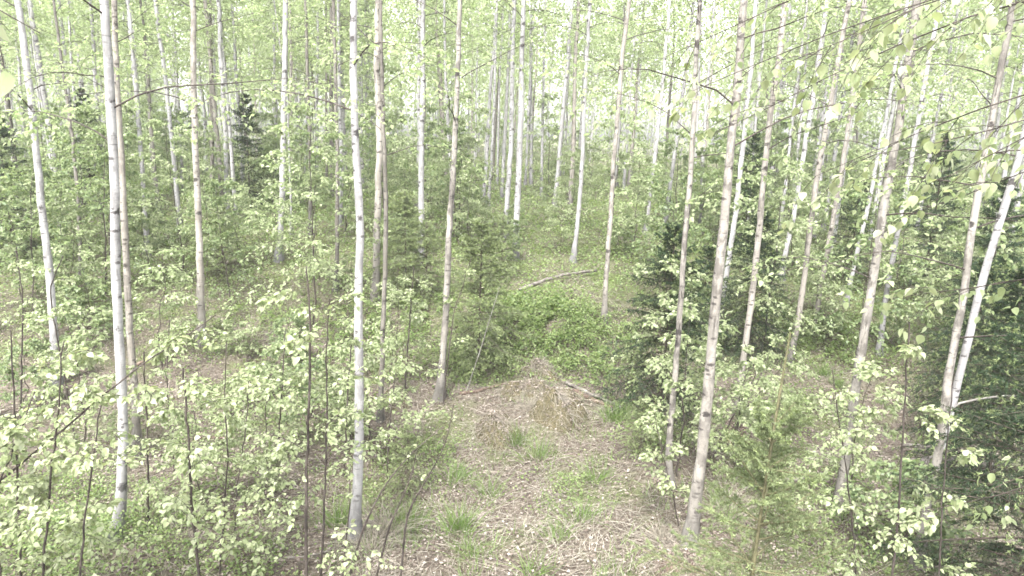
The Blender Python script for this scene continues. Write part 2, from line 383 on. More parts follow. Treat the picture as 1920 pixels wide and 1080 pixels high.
def birch_parts(root, base, P, Rr, bark, h0, nb, L0, leafy, near, S=10, branch_mat=None, leaf_size=.055, n_obj=0, up=.75, mt=None, trunk_name='trunk'):
    """trunk P/Rr in world space; limbs from height h0 above the base to the top."""
    branch_mat = branch_mat or M['twig']
    put(trunk_name, stem_mesh(P, Rr, S, base, bark, .045), root)
    z = P[:, 2] - base[2]; top = z[-1]
    if nb <= 0: return
    hh = np.sort(h0 + (top - h0) * ((np.arange(nb) + rng.uniform(.1, .9, nb)) / nb) * .97)
    o = np.stack([np.interp(hh, z, P[:, k]) for k in range(3)], 1); r = np.interp(hh, z, Rr)
    azm = np.arange(nb) * 2.4 + rng.uniform(0, 6.28) + rng.normal(0, .4, nb)
    el = rng.uniform(.45, 1.0, nb) * up
    d = np.stack([np.cos(azm), np.sin(azm), el], 1)
    L = L0 * (1.08 - .72 * (hh - h0) / max(top - h0, .1)) * rng.uniform(.65, 1.2, nb)
    BP, BR = grow(o, d, L, 8, rng.uniform(.45, 1.0, nb), .085, np.minimum(r * .24, .0025 + .004 * L), .0015)
    if near:
        for k in range(nb):
            V, F = tubes(BP[k:k + 1], BR[k:k + 1], 5)
            put('branch', make_mesh('branch', V - base[None], [F], branch_mat, True), root)
    else:
        V, F = tubes(BP, BR, 3); put('branches', make_mesh('branches', V - base[None], [F], branch_mat, True), root, kind='stuff')
    TP, TR = side_shoots(BP, L, leafy[0], .22, 48, .50, 4, .7, .0018, .05, .4)
    V, F = tubes(TP, TR, 3); put('twigs', make_mesh('twigs', V - base[None], [F], M['twig'], True), root, kind='stuff')
    leafing(root, base, np.concatenate([TP]), leafy[1], leaf_size, mt or M['tree_leaf'], n_obj, LEAF4 if near else LEAF2, (4.6, 6.8, .16) if near else (7.5, 11, .6))

def trunk_from_px(pts, w0, w1, height=None, flare=1.95, Y=None, tip=.012, seg=.16):
    """photo polyline (top ... base) on the upright plane through its foot; carried on above the frame to the tree's own height."""
    base = ground(*pts[-1])
    Y = base[1] if Y is None else Y
    Q = np.array([at_y(px, py, Y) for px, py in pts[:-1]] + [base])[::-1]
    f = np.array([(py - pts[0][1]) / max(pts[-1][1] - pts[0][1], 1) for px, py in pts])[::-1]
    dep = np.array([depth_of(q) for q in Q])
    Rr = (w0 * (1 - f) + w1 * f) * dep / F_PX * .5
    rb = Rr[0]
    height = height or float(np.clip(rb * 2 * 95 * rng.uniform(.9, 1.1), 5.5, 13.5))
    d = unit(Q[-1] - Q[max(0, len(Q) - 3)]); d = unit(d + np.array([0, 0, .35]))
    Q2, R2 = [q for q in Q], list(Rr)
    cur, r = Q[-1].copy(), Rr[-1]
    top_z = base[2] + height; nst = 6
    if top_z > cur[2] + .4:
        dz = (top_z - cur[2]) / nst
        for k in range(nst):
            d = unit(d + rng.normal(0, .03, 3) + np.array([0, 0, .08]))
            cur = cur + d * dz / max(d[2], .5); Q2.append(cur.copy()); R2.append(r + (tip - r) * (k + 1) / nst)
    n = int(np.clip(height / seg, 14, 80))
    P, Rr = resample(Q2, R2, n)
    sc = np.clip(depth_of(base) / 10, .5, 2)
    P[1:-1] += rng.normal(0, .0035, (n - 2, 3)) * sc
    z = P[:, 2] - base[2]
    Rr = Rr * (1 + (flare - 1) * np.exp(-np.clip(z, 0, None) / .20)) * (1 + rng.normal(0, .025, n))
    P = np.concatenate([[P[0] + np.array([0, 0, -.18])], P]); Rr = np.concatenate([[Rr[0] * 1.12], Rr])
    return base, P, Rr

# ------------------------------------------------------------------ the setting: ground, haze
def build_ground():
    ys = np.concatenate([np.arange(-12, 3, .6), np.arange(3, 14, .10), np.arange(14, 24, .22), np.arange(24, 60, .9), np.geomspace(60, 700, 24)])
    xp = np.concatenate([np.arange(0, 8, .13), np.arange(8, 20, .4), np.arange(20, 60, 2.), np.geomspace(60, 500, 14)])
    xs = np.concatenate([-xp[:0:-1], xp])
    X, Y = np.meshgrid(xs, ys); Z = terrain(X, Y)
    V = np.stack([X, Y, Z], -1).reshape(-1, 3); nx, ny = len(xs), len(ys)
    i = (np.arange(ny - 1)[:, None] * nx + np.arange(nx - 1)[None]).ravel()
    put('ground', make_mesh('ground', V, [np.stack([i, i + 1, i + 1 + nx, i + nx], 1)], M['ground'], True), kind='structure')
build_ground()

def build_haze():
    V = np.array([[x, y, z] for x in (-75, 75) for y in (-6, 112) for z in (-1.6, 24)], float)
    F = np.array([[0, 1, 3, 2], [4, 6, 7, 5], [0, 4, 5, 1], [2, 3, 7, 6], [0, 2, 6, 4], [1, 5, 7, 3]])
    m, n, l = mat('haze_air')
    v = N(n, 'ShaderNodeVolumePrincipled', Density=HAZE); v.inputs['Color'].default_value = (.97, .98, .97, 1)
    v.inputs['Anisotropy'].default_value = .2
    o = N(n, 'ShaderNodeOutputMaterial'); l.new(v.outputs[0], o.inputs['Volume'])
    put('haze', make_mesh('haze', V, [F], m), kind='stuff')
build_haze()

# clearing: where only straw and litter lie
def in_clearing(px, py):
    cx = 1010 + (py - 900) * .05
    return (py > 700) & (np.abs(px - cx) < 115 + (py - 700) * .48)
def px_of(P):
    rel = P - np.array([0, 0, H_CAM]); v = rel @ np.array(CM); d = -v[:, 2]
    return 960 + F_PX * v[:, 0] / d, 540 - F_PX * v[:, 1] / d, d
def scatter(n, d0, d1, power=1.0):
    """ground points in the wedge before the camera, thinning out with distance."""
    u = rng.random(n)
    y = d0 * (d1 / d0) ** u if power == 1 else (d0 ** (2 - power) + u * (d1 ** (2 - power) - d0 ** (2 - power))) ** (1 / (2 - power))
    x = rng.uniform(-1, 1, n) * (.80 * y + .6)
    return x, y
def value_noise(x, y, wl, seed):
    r = np.random.default_rng(seed); s = 0
    for k in range(6):
        a, p = r.uniform(0, 6.28), r.uniform(0, 6.28); w = wl * r.uniform(.7, 1.5)
        s = s + np.sin(6.2832 / w * (x * math.cos(a) + y * math.sin(a)) + p)
    return s / 6 ** .5

# ---- dead leaves, straw, thin grass, blueberry leaves: ground cover that nobody could count
def build_cover():
    x, y = scatter(70000, 4.2, 24, 1.35)
    z = terrain(x, y) + rng.uniform(.004, .035, len(x))
    A = np.stack([rng.standard_normal(len(x)), rng.standard_normal(len(x)), rng.normal(0, .3, len(x))], 1)
    Nn = np.array([[0, 0, 1.]]) + .45 * rng.standard_normal((len(x), 3))
    V, F = instances(np.stack([x, y, z], 1), A, Nn, rng.uniform(.018, .046, len(x)), *LEAF2)
    put('leaf_litter', make_mesh('leaf_litter', V, [F], M['litter']), kind='stuff')

    def blades(x, y, z0, L, lean, width, ang, name, mt, K=4):
        n = len(x); o = np.stack([x, y, z0], 1)
        d = np.stack([np.cos(ang) * lean, np.sin(ang) * lean, np.sqrt(np.clip(1 - lean ** 2, .02, 1))], 1)
        P, Rr = grow(o, d, L, K, rng.uniform(.5, 1.3, n) * lean, .05, width, width * .15)
        zt = terrain(P[..., 0], P[..., 1]) + .004; P[..., 2] = np.maximum(P[..., 2], zt + rng.uniform(0, .03, (n, 1)))
        T = unit(np.gradient(P, axis=1)); sd = unit(np.cross(T, np.array([0, 0, 1.]) + .3 * rng.standard_normal((n, 1, 3))))
        a = P - sd * Rr[..., None]; b = P + sd * Rr[..., None]
        V = np.stack([a, b], 2).reshape(-1, 3)
        i = np.arange(n)[:, None] * K * 2 + np.arange(K - 1)[None] * 2
        F = np.stack([i, i + 1, i + 3, i + 2], -1).reshape(-1, 4)
        put(name, make_mesh(name, V, [F], mt), kind='stuff')
    # dry straw, lying in combed swathes
    x, y = scatter(62000, 4.2, 20, 1.3)
    px, py, _ = px_of(np.stack([x, y, terrain(x, y)], 1))
    keep = in_clearing(px, py) | (value_noise(x, y, 1.6, 3) > .35) | (rng.random(len(x)) < .18)
    x, y = x[keep], y[keep]
    ang = 2.4 * value_noise(x, y, 2.2, 11) + rng.normal(0, .75, len(x)) - 1.2
    blades(x, y, terrain(x, y), rng.uniform(.12, .42, len(x)), rng.uniform(.75, .99, len(x)), rng.uniform(.0012, .0028, len(x)), ang, 'dry_grass', M['straw'])
    # thin green grass
    x, y = scatter(70000, 4.2, 22, 1.3)
    keep = value_noise(x, y, .75, 5) > .05 + .8 * rng.random(len(x)); x, y = x[keep], y[keep]
    blades(x, y, terrain(x, y), rng.uniform(.08, .26, len(x)), rng.uniform(.15, .7, len(x)), rng.uniform(.0018, .0036, len(x)), rng.uniform(0, 6.28, len(x)), 'grass', M['grass'])
    # blueberry and low herbs
    PATCH = [(1030, 600, 1.1, 1.), (1060, 640, .8, 1.), (960, 590, .7, .9), (880, 690, .6, 1.), (930, 670, .55, .9), (250, 1010, .7, .8), (330, 960, .6, .6), (120, 1040, .8, .9), (60, 950, .8, .8), (430, 1060, .5, .7),
             (150, 560, 2.2, .8), (40, 500, 2.5, .9), (300, 560, 1.6, .6), (470, 620, 1.2, .4), (740, 880, .6, .5), (1230, 830, .5, .8), (1420, 820, .7, .4), (1600, 980, .9, .8), (1500, 760, .7, .4), (760, 600, 1.2, .7),
             (1350, 560, 1.5, .8), (1180, 640, .7, .6), (1120, 700, .4, .6), (1560, 640, 1.2, .7), (640, 680, 1.2, .5), (560, 780, .8, .5), (1150, 480, 3, .9), (900, 470, 2.5, .8), (660, 450, 3, .6), (420, 470, 3, .8), (250, 450, 3, .8),
             (1400, 480, 3, .9), (1650, 560, 2.5, .9), (830, 860, .35, .6), (1060, 920, .5, .35), (700, 960, .4, .5)]
    G = [(ground(a, b), r, q) for a, b, r, q in PATCH]
    x, y = scatter(400000, 4.2, 42, 1.1)
    dens = np.zeros(len(x))
    for g, r, q in G: dens = np.maximum(dens, q * np.exp(-((x - g[0]) ** 2 + (y - g[1]) ** 2) / r ** 2))
    px, py, dd = px_of(np.stack([x, y, terrain(x, y)], 1))
    dens = np.maximum(dens, np.where(in_clearing(px, py), .0, .22) * (.4 + .6 * (value_noise(x, y, .9, 21) > .1)))
    dens = np.maximum(dens, np.where(y > 12.5, .30 + .35 * (value_noise(x, y, 3.1, 33) > -.1), 0))
    k = rng.random(len(x)) < dens * .8; x, y, dens = x[k], y[k], dens[k]
    ex, ey, ed = [], [], []
    for g, r, q in G:
        if r > 1.3: continue
        m = int(q * r * r * 3.14 * 2300); a = rng.normal(g[0], r * .62, m); b = rng.normal(g[1], r * .62, m)
        ok = value_noise(a, b, .55, 17) > -.75 * q; a, b = a[ok], b[ok]
        ex.append(a); ey.append(b); ed.append(q * np.exp(-((a - g[0]) ** 2 + (b - g[1]) ** 2) / (r * 1.2) ** 2))
    x = np.concatenate([x] + ex); y = np.concatenate([y] + ey); dens = np.concatenate([dens] + ed)
    hgt = np.minimum(.30, .05 + .26 * dens) * rng.random(len(x)) ** .7 * (1 + .5 * value_noise(x, y, .35, 9)).clip(.15, 2)
    P = np.stack([x, y, terrain(x, y) + .01 + hgt], 1)
    A = rng.standard_normal((len(x), 3)); A[:, 2] *= .4; Nn = np.array([[0, 0, 1.]]) + .55 * rng.standard_normal((len(x), 3))
    V, F = instances(P, A, Nn, rng.uniform(.020, .038, len(x)) * np.clip(y / 8, 1, 2.6), *LEAF2)
    put('blueberry_cover', make_mesh('blueberry_cover', V, [F], M['berry_leaf']), kind='stuff')
build_cover()
def build_twigs():
    x, y = scatter(1700, 4.2, 18, 1.3); n = len(x); a = rng.uniform(0, 6.28, n)
    o = np.stack([x, y, terrain(x, y) + .012], 1); d = np.stack([np.cos(a), np.sin(a), rng.uniform(0, .18, n)], 1)
    P, Rr = grow(o, d, rng.uniform(.15, .8, n), 5, .12, .10, rng.uniform(.002, .006, n), .0012)
    P[..., 2] = np.maximum(P[..., 2], terrain(P[..., 0], P[..., 1]) + .008)
    V, F = tubes(P, Rr, 3); put('fallen_twigs', make_mesh('fallen_twigs', V, [F], M['red_wood'], True), kind='stuff')
build_twigs()

# ------------------------------------------------------------------ birches one can point to
TREES = [  # bark, photo polyline (top first), width at top / foot, first limb height, limbs, label, short phrase for neighbours
 ('white', [(33,0),(50,120),(65,250),(77,380),(90,480),(100,600),(108,720)], 13, 17, 3.2, 16, 'clean white birch leaning outward, leftmost of the trunks', 'the leftmost white birch'),
 ('white', [(195,0),(205,150),(212,280),(216,380),(217,500),(222,620),(230,740),(230,860),(226,960),(217,1012)], 18, 21, 3.6, 15, 'thick bright white birch rising from grassy litter among leafy saplings, left side', 'the thick white birch'),
 ('tan', [(215,0),(218,140),(228,290),(232,400),(238,520),(243,620),(253,740),(258,855)], 12, 16, 4.2, 12, 'tan brown birch half hidden directly behind the thick white birch', 'the half-hidden tan birch'),
 ('white', [(240,0),(248,90),(258,200),(264,280),(272,400),(276,480)], 8, 10, 4.2, 14, 'thin pale birch just to the right of the tan trunk, foot lost in saplings', 'the thin pale birch'),
 ('white', [(290,0),(303,90),(315,190),(325,290),(335,400),(338,432)], 8, 10, 4.4, 14, 'slim white birch leaning back toward the upper left above young undergrowth', 'the slim back-leaning birch'),
 ('tan', [(362,0),(363,130),(367,300),(374,440),(376,540),(378,645)], 12, 16, 3.4, 14, 'straight beige birch with widely spaced black knots and a hooked dark limb', 'the straight beige birch'),
 ('white', [(410,0),(415,120),(423,250),(427,420)], 9, 11, 4.0, 14, 'narrow white birch in front of the small hazy spruce', 'the narrow white birch'),
 ('white', [(536,0),(534,130),(532,200),(531,290),(527,400),(523,488)], 11, 13, 3.6, 14, 'white birch with a thin companion stem at the edge of the grassy rise', 'the paired white birch'),
 ('white', [(540,200),(541,270),(545,350),(546,440)], 4, 5, 3.5, 8, 'very thin white stem touching the right flank of a white birch', None),
 ('dark', [(573,0),(576,130),(580,250),(582,440)], 7, 8, 3.2, 12, 'dark grey slender trunk, the one nearer the small white pair', 'the first dark trunk'),
 ('dark', [(625,0),(629,150),(632,290),(633,400),(630,545)], 7, 9, 2.6, 12, 'dark slender trunk with a long arching limb reaching left', 'the arching-limbed trunk'),
 ('dark', [(108,60),(120,150),(135,250),(147,380),(153,525)], 6, 8, 3.0, 14, 'thin grey trunk standing before the dark spruces at far left', 'the thin grey trunk'),
 ('white', [(78,190),(90,270),(108,380),(113,425)], 4, 6, 3.0, 12, 'faint thin leaning birch between the leftmost birch and a grey trunk', None),
 ('dark', [(610,0),(612,80),(612,210),(613,345)], 5, 6, 4.0, 10, 'short visible dark trunk deep in the haze between two dark slender trunks', None),
 ('white', [(662,0),(663,100),(664,200),(668,300),(673,380),(679,425),(672,480),(672,560),(673,700),(674,800),(671,900),(664,1005)], 15, 21, 3.9, 14, 'brightest white birch with a bulging peeling scar halfway up its stem', 'the scarred white birch'),
 ('tan', [(709,0),(706,130),(712,250),(709,360),(706,460),(704,565)], 13, 16, 4.0, 12, 'pale beige birch with black knots, pressed close behind a brown trunk', 'the knotted beige birch'),
 ('dark', [(713,0),(716,130),(719,250),(724,380),(721,540),(717,640),(713,790)], 8, 11, 3.3, 12, 'brown bare trunk standing in front of the knotted beige birch', 'the bare brown trunk'),
 ('white', [(788,0),(785,120),(786,250),(783,395)], 8, 9, 4.2, 14, 'thin white birch with a blackened foot on the open rise', 'the black-footed birch'),
 ('rough', [(862,0),(859,130),(855,200),(852,280),(847,360),(841,450),(838,540),(832,640),(824,747)], 10, 16, 3.4, 15, 'grey beige birch with cracked upper bark beside the bushy young spruce', 'the cracked birch'),
 ('white', [(965,0),(962,60),(960,160),(958,280),(952,360),(947,452)], 9, 12, 4.0, 15, 'white birch with dark forked limbs standing alone above the blueberry mound', 'the lone white birch'),
 ('white', [(1073,0),(1065,100),(1056,200),(1048,300),(1040,388)], 8, 9, 4.4, 14, 'slim white birch leaning right, foot on the hazy slope', 'the slim right-leaning birch'),
 ('white', [(1106,0),(1099,130),(1094,230),(1092,300),(1085,400),(1075,490)], 8, 10, 4.2, 14, 'white birch whose foot stands just above the fallen grey log', 'the log-side birch'),
 ('tan', [(1180,0),(1165,120),(1157,230),(1150,310),(1145,400),(1138,500),(1132,605)], 9, 11, 3.8, 14, 'pale beige birch at the right end of the fallen grey log', 'the log-end birch'),
 ('white', [(1256,0),(1245,130),(1233,250),(1222,340),(1210,440)], 7, 9, 4.2, 13, 'hazy white birch rising behind the top of the dark central spruce', 'the hazy birch'),
 ('white', [(690,0),(690,150),(690,290),(690,345)], 6, 8, 4.5, 12, 'faint white birch seen between the scarred birch and the beige one', None),
 ('white', [(932,0),(929,120),(925,230),(918,350),(915,385)], 5, 7, 4.6, 13, 'faint thin birch immediately left of the lone white birch', None),
 ('white', [(1003,0),(995,130),(990,230),(985,350)], 5, 6, 4.6, 13, 'ghostly pale birch in the brightest part of the haze', None),
 ('rough', [(1312,0),(1305,100),(1302,200),(1295,330),(1284,450),(1274,600),(1264,720),(1252,850),(1257,912)], 10, 14, 3.2, 15, 'grey brown birch curving past the dark spruce boughs', 'the curving birch'),
 ('rough', [(1395,0),(1388,80),(1382,180),(1371,260),(1364,340),(1357,440),(1346,520),(1335,640),(1325,760),(1310,900),(1292,1025)], 16, 26, 3.5, 14, 'largest beige birch with a black branch scar and cracked stem, at the clearing edge', 'the largest beige birch'),
 ('white', [(1417,0),(1408,130),(1395,250),(1384,360),(1372,450),(1358,540),(1348,605)], 9, 12, 4.0, 13, 'bright white birch tucked behind the largest beige birch', 'the tucked-in white birch'),
 ('tan', [(1472,0),(1460,120),(1447,200),(1435,300),(1425,420),(1412,540),(1398,640),(1388,720),(1378,795)], 12, 14, 3.4, 14, 'brown tan birch with rough foot among bare twigs, next after the largest birch', 'the brown tan birch'),
 ('white', [(1552,0),(1540,80),(1526,180),(1511,260),(1500,330),(1490,400),(1475,460),(1464,525)], 10, 11, 3.8, 14, 'white birch leaning right behind hanging leaves, between two tan birches', 'the leaf-veiled white birch'),
 ('white', [(1508,50),(1485,230),(1475,330),(1462,435)], 6, 8, 4.0, 12, 'thin faint birch close to the left of a leaning white birch', None),
 ('tan', [(1592,0),(1575,90),(1560,180),(1545,260),(1533,320),(1520,420),(1508,520),(1497,600),(1478,680)], 10, 13, 3.2, 14, 'slender tan birch above the patch of bare litter behind the young spruce top', 'the slender tan birch'),
 ('tan', [(1622,0),(1605,130),(1590,240),(1575,340),(1560,420),(1542,520),(1525,625)], 9, 11, 3.4, 14, 'pale greyish birch running parallel to the slender tan birch', 'the parallel pale birch'),
 ('white', [(1690,60),(1680,120),(1665,200),(1650,270),(1637,340),(1625,400),(1605,480),(1585,575)], 7, 9, 3.6, 14, 'thin chalk white birch with black knots, steeply leaning', 'the chalk white leaning birch'),
 ('rough', [(1720,0),(1705,100),(1692,180),(1680,270),(1668,320),(1655,400),(1640,500),(1625,600),(1605,720),(1590,830),(1571,960)], 15, 20, 2.6, 15, 'stout reddish beige birch with a long dark crack, behind hanging leaves', 'the stout reddish birch'),
 ('white', [(1764,0),(1745,90),(1735,150),(1715,260),(1705,330),(1690,400),(1675,480),(1660,560),(1648,665)], 9, 11, 3.4, 14, 'pale grey birch shadowing the right side of the stout reddish birch', 'the pale grey birch'),
 ('white', [(1338,20),(1325,180),(1318,300),(1312,435)], 6, 8, 4.2, 13, 'thin white birch peeping out right of the curved grey brown birch', None),
 ('white', [(1428,120),(1415,250),(1408,330),(1402,425)], 5, 7, 4.0, 12, 'short glimpse of a white birch over hazy spruce tops', None),
]
ANCH = []
for bk, pts, w0, w1, h0, nb, label, phrase in TREES:
    base, P, Rr = trunk_from_px(pts, w0 * .85, w1 * .85)
    dep = depth_of(base); near = dep < 16
    t = thing('birch_tree', label, 'birch tree' if bk != 'dark' else 'tree', base, 'slender trunks of the birch wood')
    if bk == 'dark': t.name = 'slender_tree'
    ht = P[-1, 2] - base[2]
    h0 = min(h0 + (.4 if dep > 9 else 0), ht * .6)
    nb = int(nb * (.8 if dep < 14 else .75))
    birch_parts(t, base, P, Rr, M[bk], h0, nb + (4 if dep > 14 else 0), 1.15 + .05 * ht, (10, 11) if near else (10, 12), near, 12 if dep < 8 else (9 if near else 7), leaf_size=.050 if near else .068)
    if phrase: ANCH.append((pts, phrase, dep))

# ---- the forked tree at the right
def forked_tree():
    main = [(1900,0),(1890,60),(1870,160),(1855,260),(1840,330),(1825,410),(1812,510),(1803,590),(1785,660),(1773,750),(1755,880),(1735,960),(1720,1064)]
    base, P, Rr = trunk_from_px(main, 11, 16)
    t = thing('birch_tree', 'forked birch with one rough brown stem and one pale stem parting low down', 'birch tree', base, 'slender trunks of the birch wood')
    birch_parts(t, base, P, Rr, M['rough'], 2.3, 17, 1.5, (8, 9), True, 12, leaf_size=.058)
    sec = [(1935,180),(1915,290),(1900,330),(1880,400),(1855,480),(1840,530),(1815,640),(1790,740),(1764,840)]
    Q = np.array([at_y(a, b, base[1] + .02) for a, b in sec])[::-1]
    rr = np.linspace(15, 12, len(Q)) * base[1] / F_PX * .5
    Q2, R2 = list(Q), list(rr); cur = Q[-1].copy(); d = unit(Q[-1] - Q[-3])
    for k in range(5):
        d = unit(d + np.array([0, 0, .15])); cur = cur + d * .9; Q2.append(cur.copy()); R2.append(rr[-1] * (1 - (k + 1) / 5.3))
    P2, Rr2 = resample(Q2, R2, 48)
    birch_parts(t, base, P2, Rr2, M['white'], 3.6, 10, 1.3, (8, 9), True, 12)
    # a bare lichen-grey limb
    L = np.array([at_y(a, b, base[1]) for a, b in [(1772,775),(1800,756),(1840,747),(1885,742),(1940,744)]])
    V, F = tubes(L[None], np.array([[.012, .011, .010, .009, .008]]), 6, .12)
    put('branch', make_mesh('branch', V - base[None], [F], M['pale_twig'], True), t, label='bare lichen grey limb')
    ANCH.append((main, 'the forked birch', depth_of(base)))
forked_tree()

def where(px, dep):
    """neighbour phrase: the pointed-out trunk nearest across the picture, and how far behind or before it."""
    best = min(ANCH, key=lambda a: abs(a[0][-1][0] * .5 + a[0][len(a[0]) // 2][0] * .5 - px) + 3 * abs(a[2] - dep))
    x = best[0][-1][0] * .5 + best[0][len(best[0]) // 2][0] * .5
    q = dep / best[2]
    rel = 'far behind' if q > 2.1 else 'well behind' if q > 1.45 else 'just behind' if q > 1.08 else 'beside' if q > .93 else 'before'
    side = '' if abs(px - x) < 9 else (' to its right' if px > x else ' to its left')
    return f'{rel} {best[1]}{side}'
NAMED = []                                                      # (object, label, picture x): told apart at the end where alike
def tell_apart():
    by = {}
    for o, lab, px in NAMED: by.setdefault(lab, []).append((px, o))
    W = 'zero one two three four five six seven eight nine ten eleven twelve thirteen fourteen fifteen sixteen seventeen eighteen nineteen twenty'.split(); O = 'first second third fourth fifth sixth seventh eighth ninth tenth eleventh twelfth thirteenth fourteenth fifteenth sixteenth seventeenth eighteenth nineteenth twentieth'.split()
    for lab, v in by.items():
        v.sort(key=lambda a: a[0])
        for k, (px, o) in enumerate(v):
            o['label'] = lab if len(v) == 1 else lab + (', leftmost' if k == 0 else ', rightmost' if k == len(v) - 1 else ', ' + O[min(k, 19)]) + ' of ' + W[min(len(v), 20)]

# ---- birches deep in the haze: five grown models, copied and leaned one by one
def birch_model(bark, h, seed, nb, h0):
    global rng
    keep, rng = rng, np.random.default_rng(seed)
    n = 40; z = np.linspace(0, h, n); wob = np.cumsum(rng.normal(0, .012, (n, 2)), 0); wob = wob - wob[0]
    P = np.stack([wob[:, 0], wob[:, 1], z], 1); r = .062 * (1 - z / h) ** .8 + .009
    P, r = resample(P, r, 44); r *= 1 + rng.normal(0, .02, 44); r *= 1 + .5 * np.exp(-P[:, 2] / .2)
    P[0, 2] -= .25
    root = thing('birch_tree', 'model', 'birch tree', (0, 0, 0))
    birch_parts(root, np.zeros(3), P, r, M[bark], h0, nb + 6, 1.8, (10, 15), False, 7, leaf_size=.072)
    rng = keep
    return root
MODELS = [birch_model('white', 11.0, 1, 28, 4.6), birch_model('white', 12.0, 2, 28, 5.4), birch_model('tan', 10.5, 3, 28, 4.4), birch_model('white', 9.5, 4, 28, 3.6), birch_model('dark', 9.0, 5, 26, 3.4)]
TONE = ['pale', 'white', 'beige', 'chalky', 'dark grey']
used_model = set()
def place_model(models, k, loc, rz, lean, sc, label, group):
    root = models[k]
    o = root if id(root) not in used_model else copy_tree(root)
    used_model.add(id(root))
    o.location = [float(q) for q in loc]
    Mx = Matrix.Rotation(lean[0], 3, 'Y') @ Matrix.Rotation(lean[1], 3, 'X') @ Matrix.Rotation(rz, 3, 'Z')
    o.rotation_euler = Mx.to_euler(); o.scale = (sc, sc, sc); o['label'] = label
    if group: o['group'] = group
    return o
def background_birches():
    taken = [(b[0][-1][0], b[2]) for b in ANCH]
    n = 0; tries = 0
    while n < 175 and tries < 3000:
        tries += 1
        dep = 15 * (52 / 15) ** rng.random() ** .7
        px = rng.uniform(-60, 1980)
        if dep < 20 and 420 < px < 1250 and rng.random() < .6: continue
        if any(abs(px - a) < 190 / max(dep, d) and abs(dep - d) < 3 for a, d in taken): continue
        taken.append((px, dep))
        x = (px - 960) / F_PX * dep; z = terrain(x, dep)
        k = int(rng.choice(5, p=[.28, .26, .14, .22, .10]))
        lean = (rng.normal(.0, .03), rng.normal(0, .03))
        size = 'thin' if dep > 32 else 'slim'
        lab = f'{size} {TONE[k]} {"birch" if k < 4 else "trunk"} {where(px, dep)}'
        o = place_model(MODELS, k, (x, dep, z), rng.uniform(0, 6.28), lean, rng.uniform(.82, 1.2), lab, 'pale birches deep in the haze'); NAMED.append((o, lab, px))
        n += 1
background_birches()

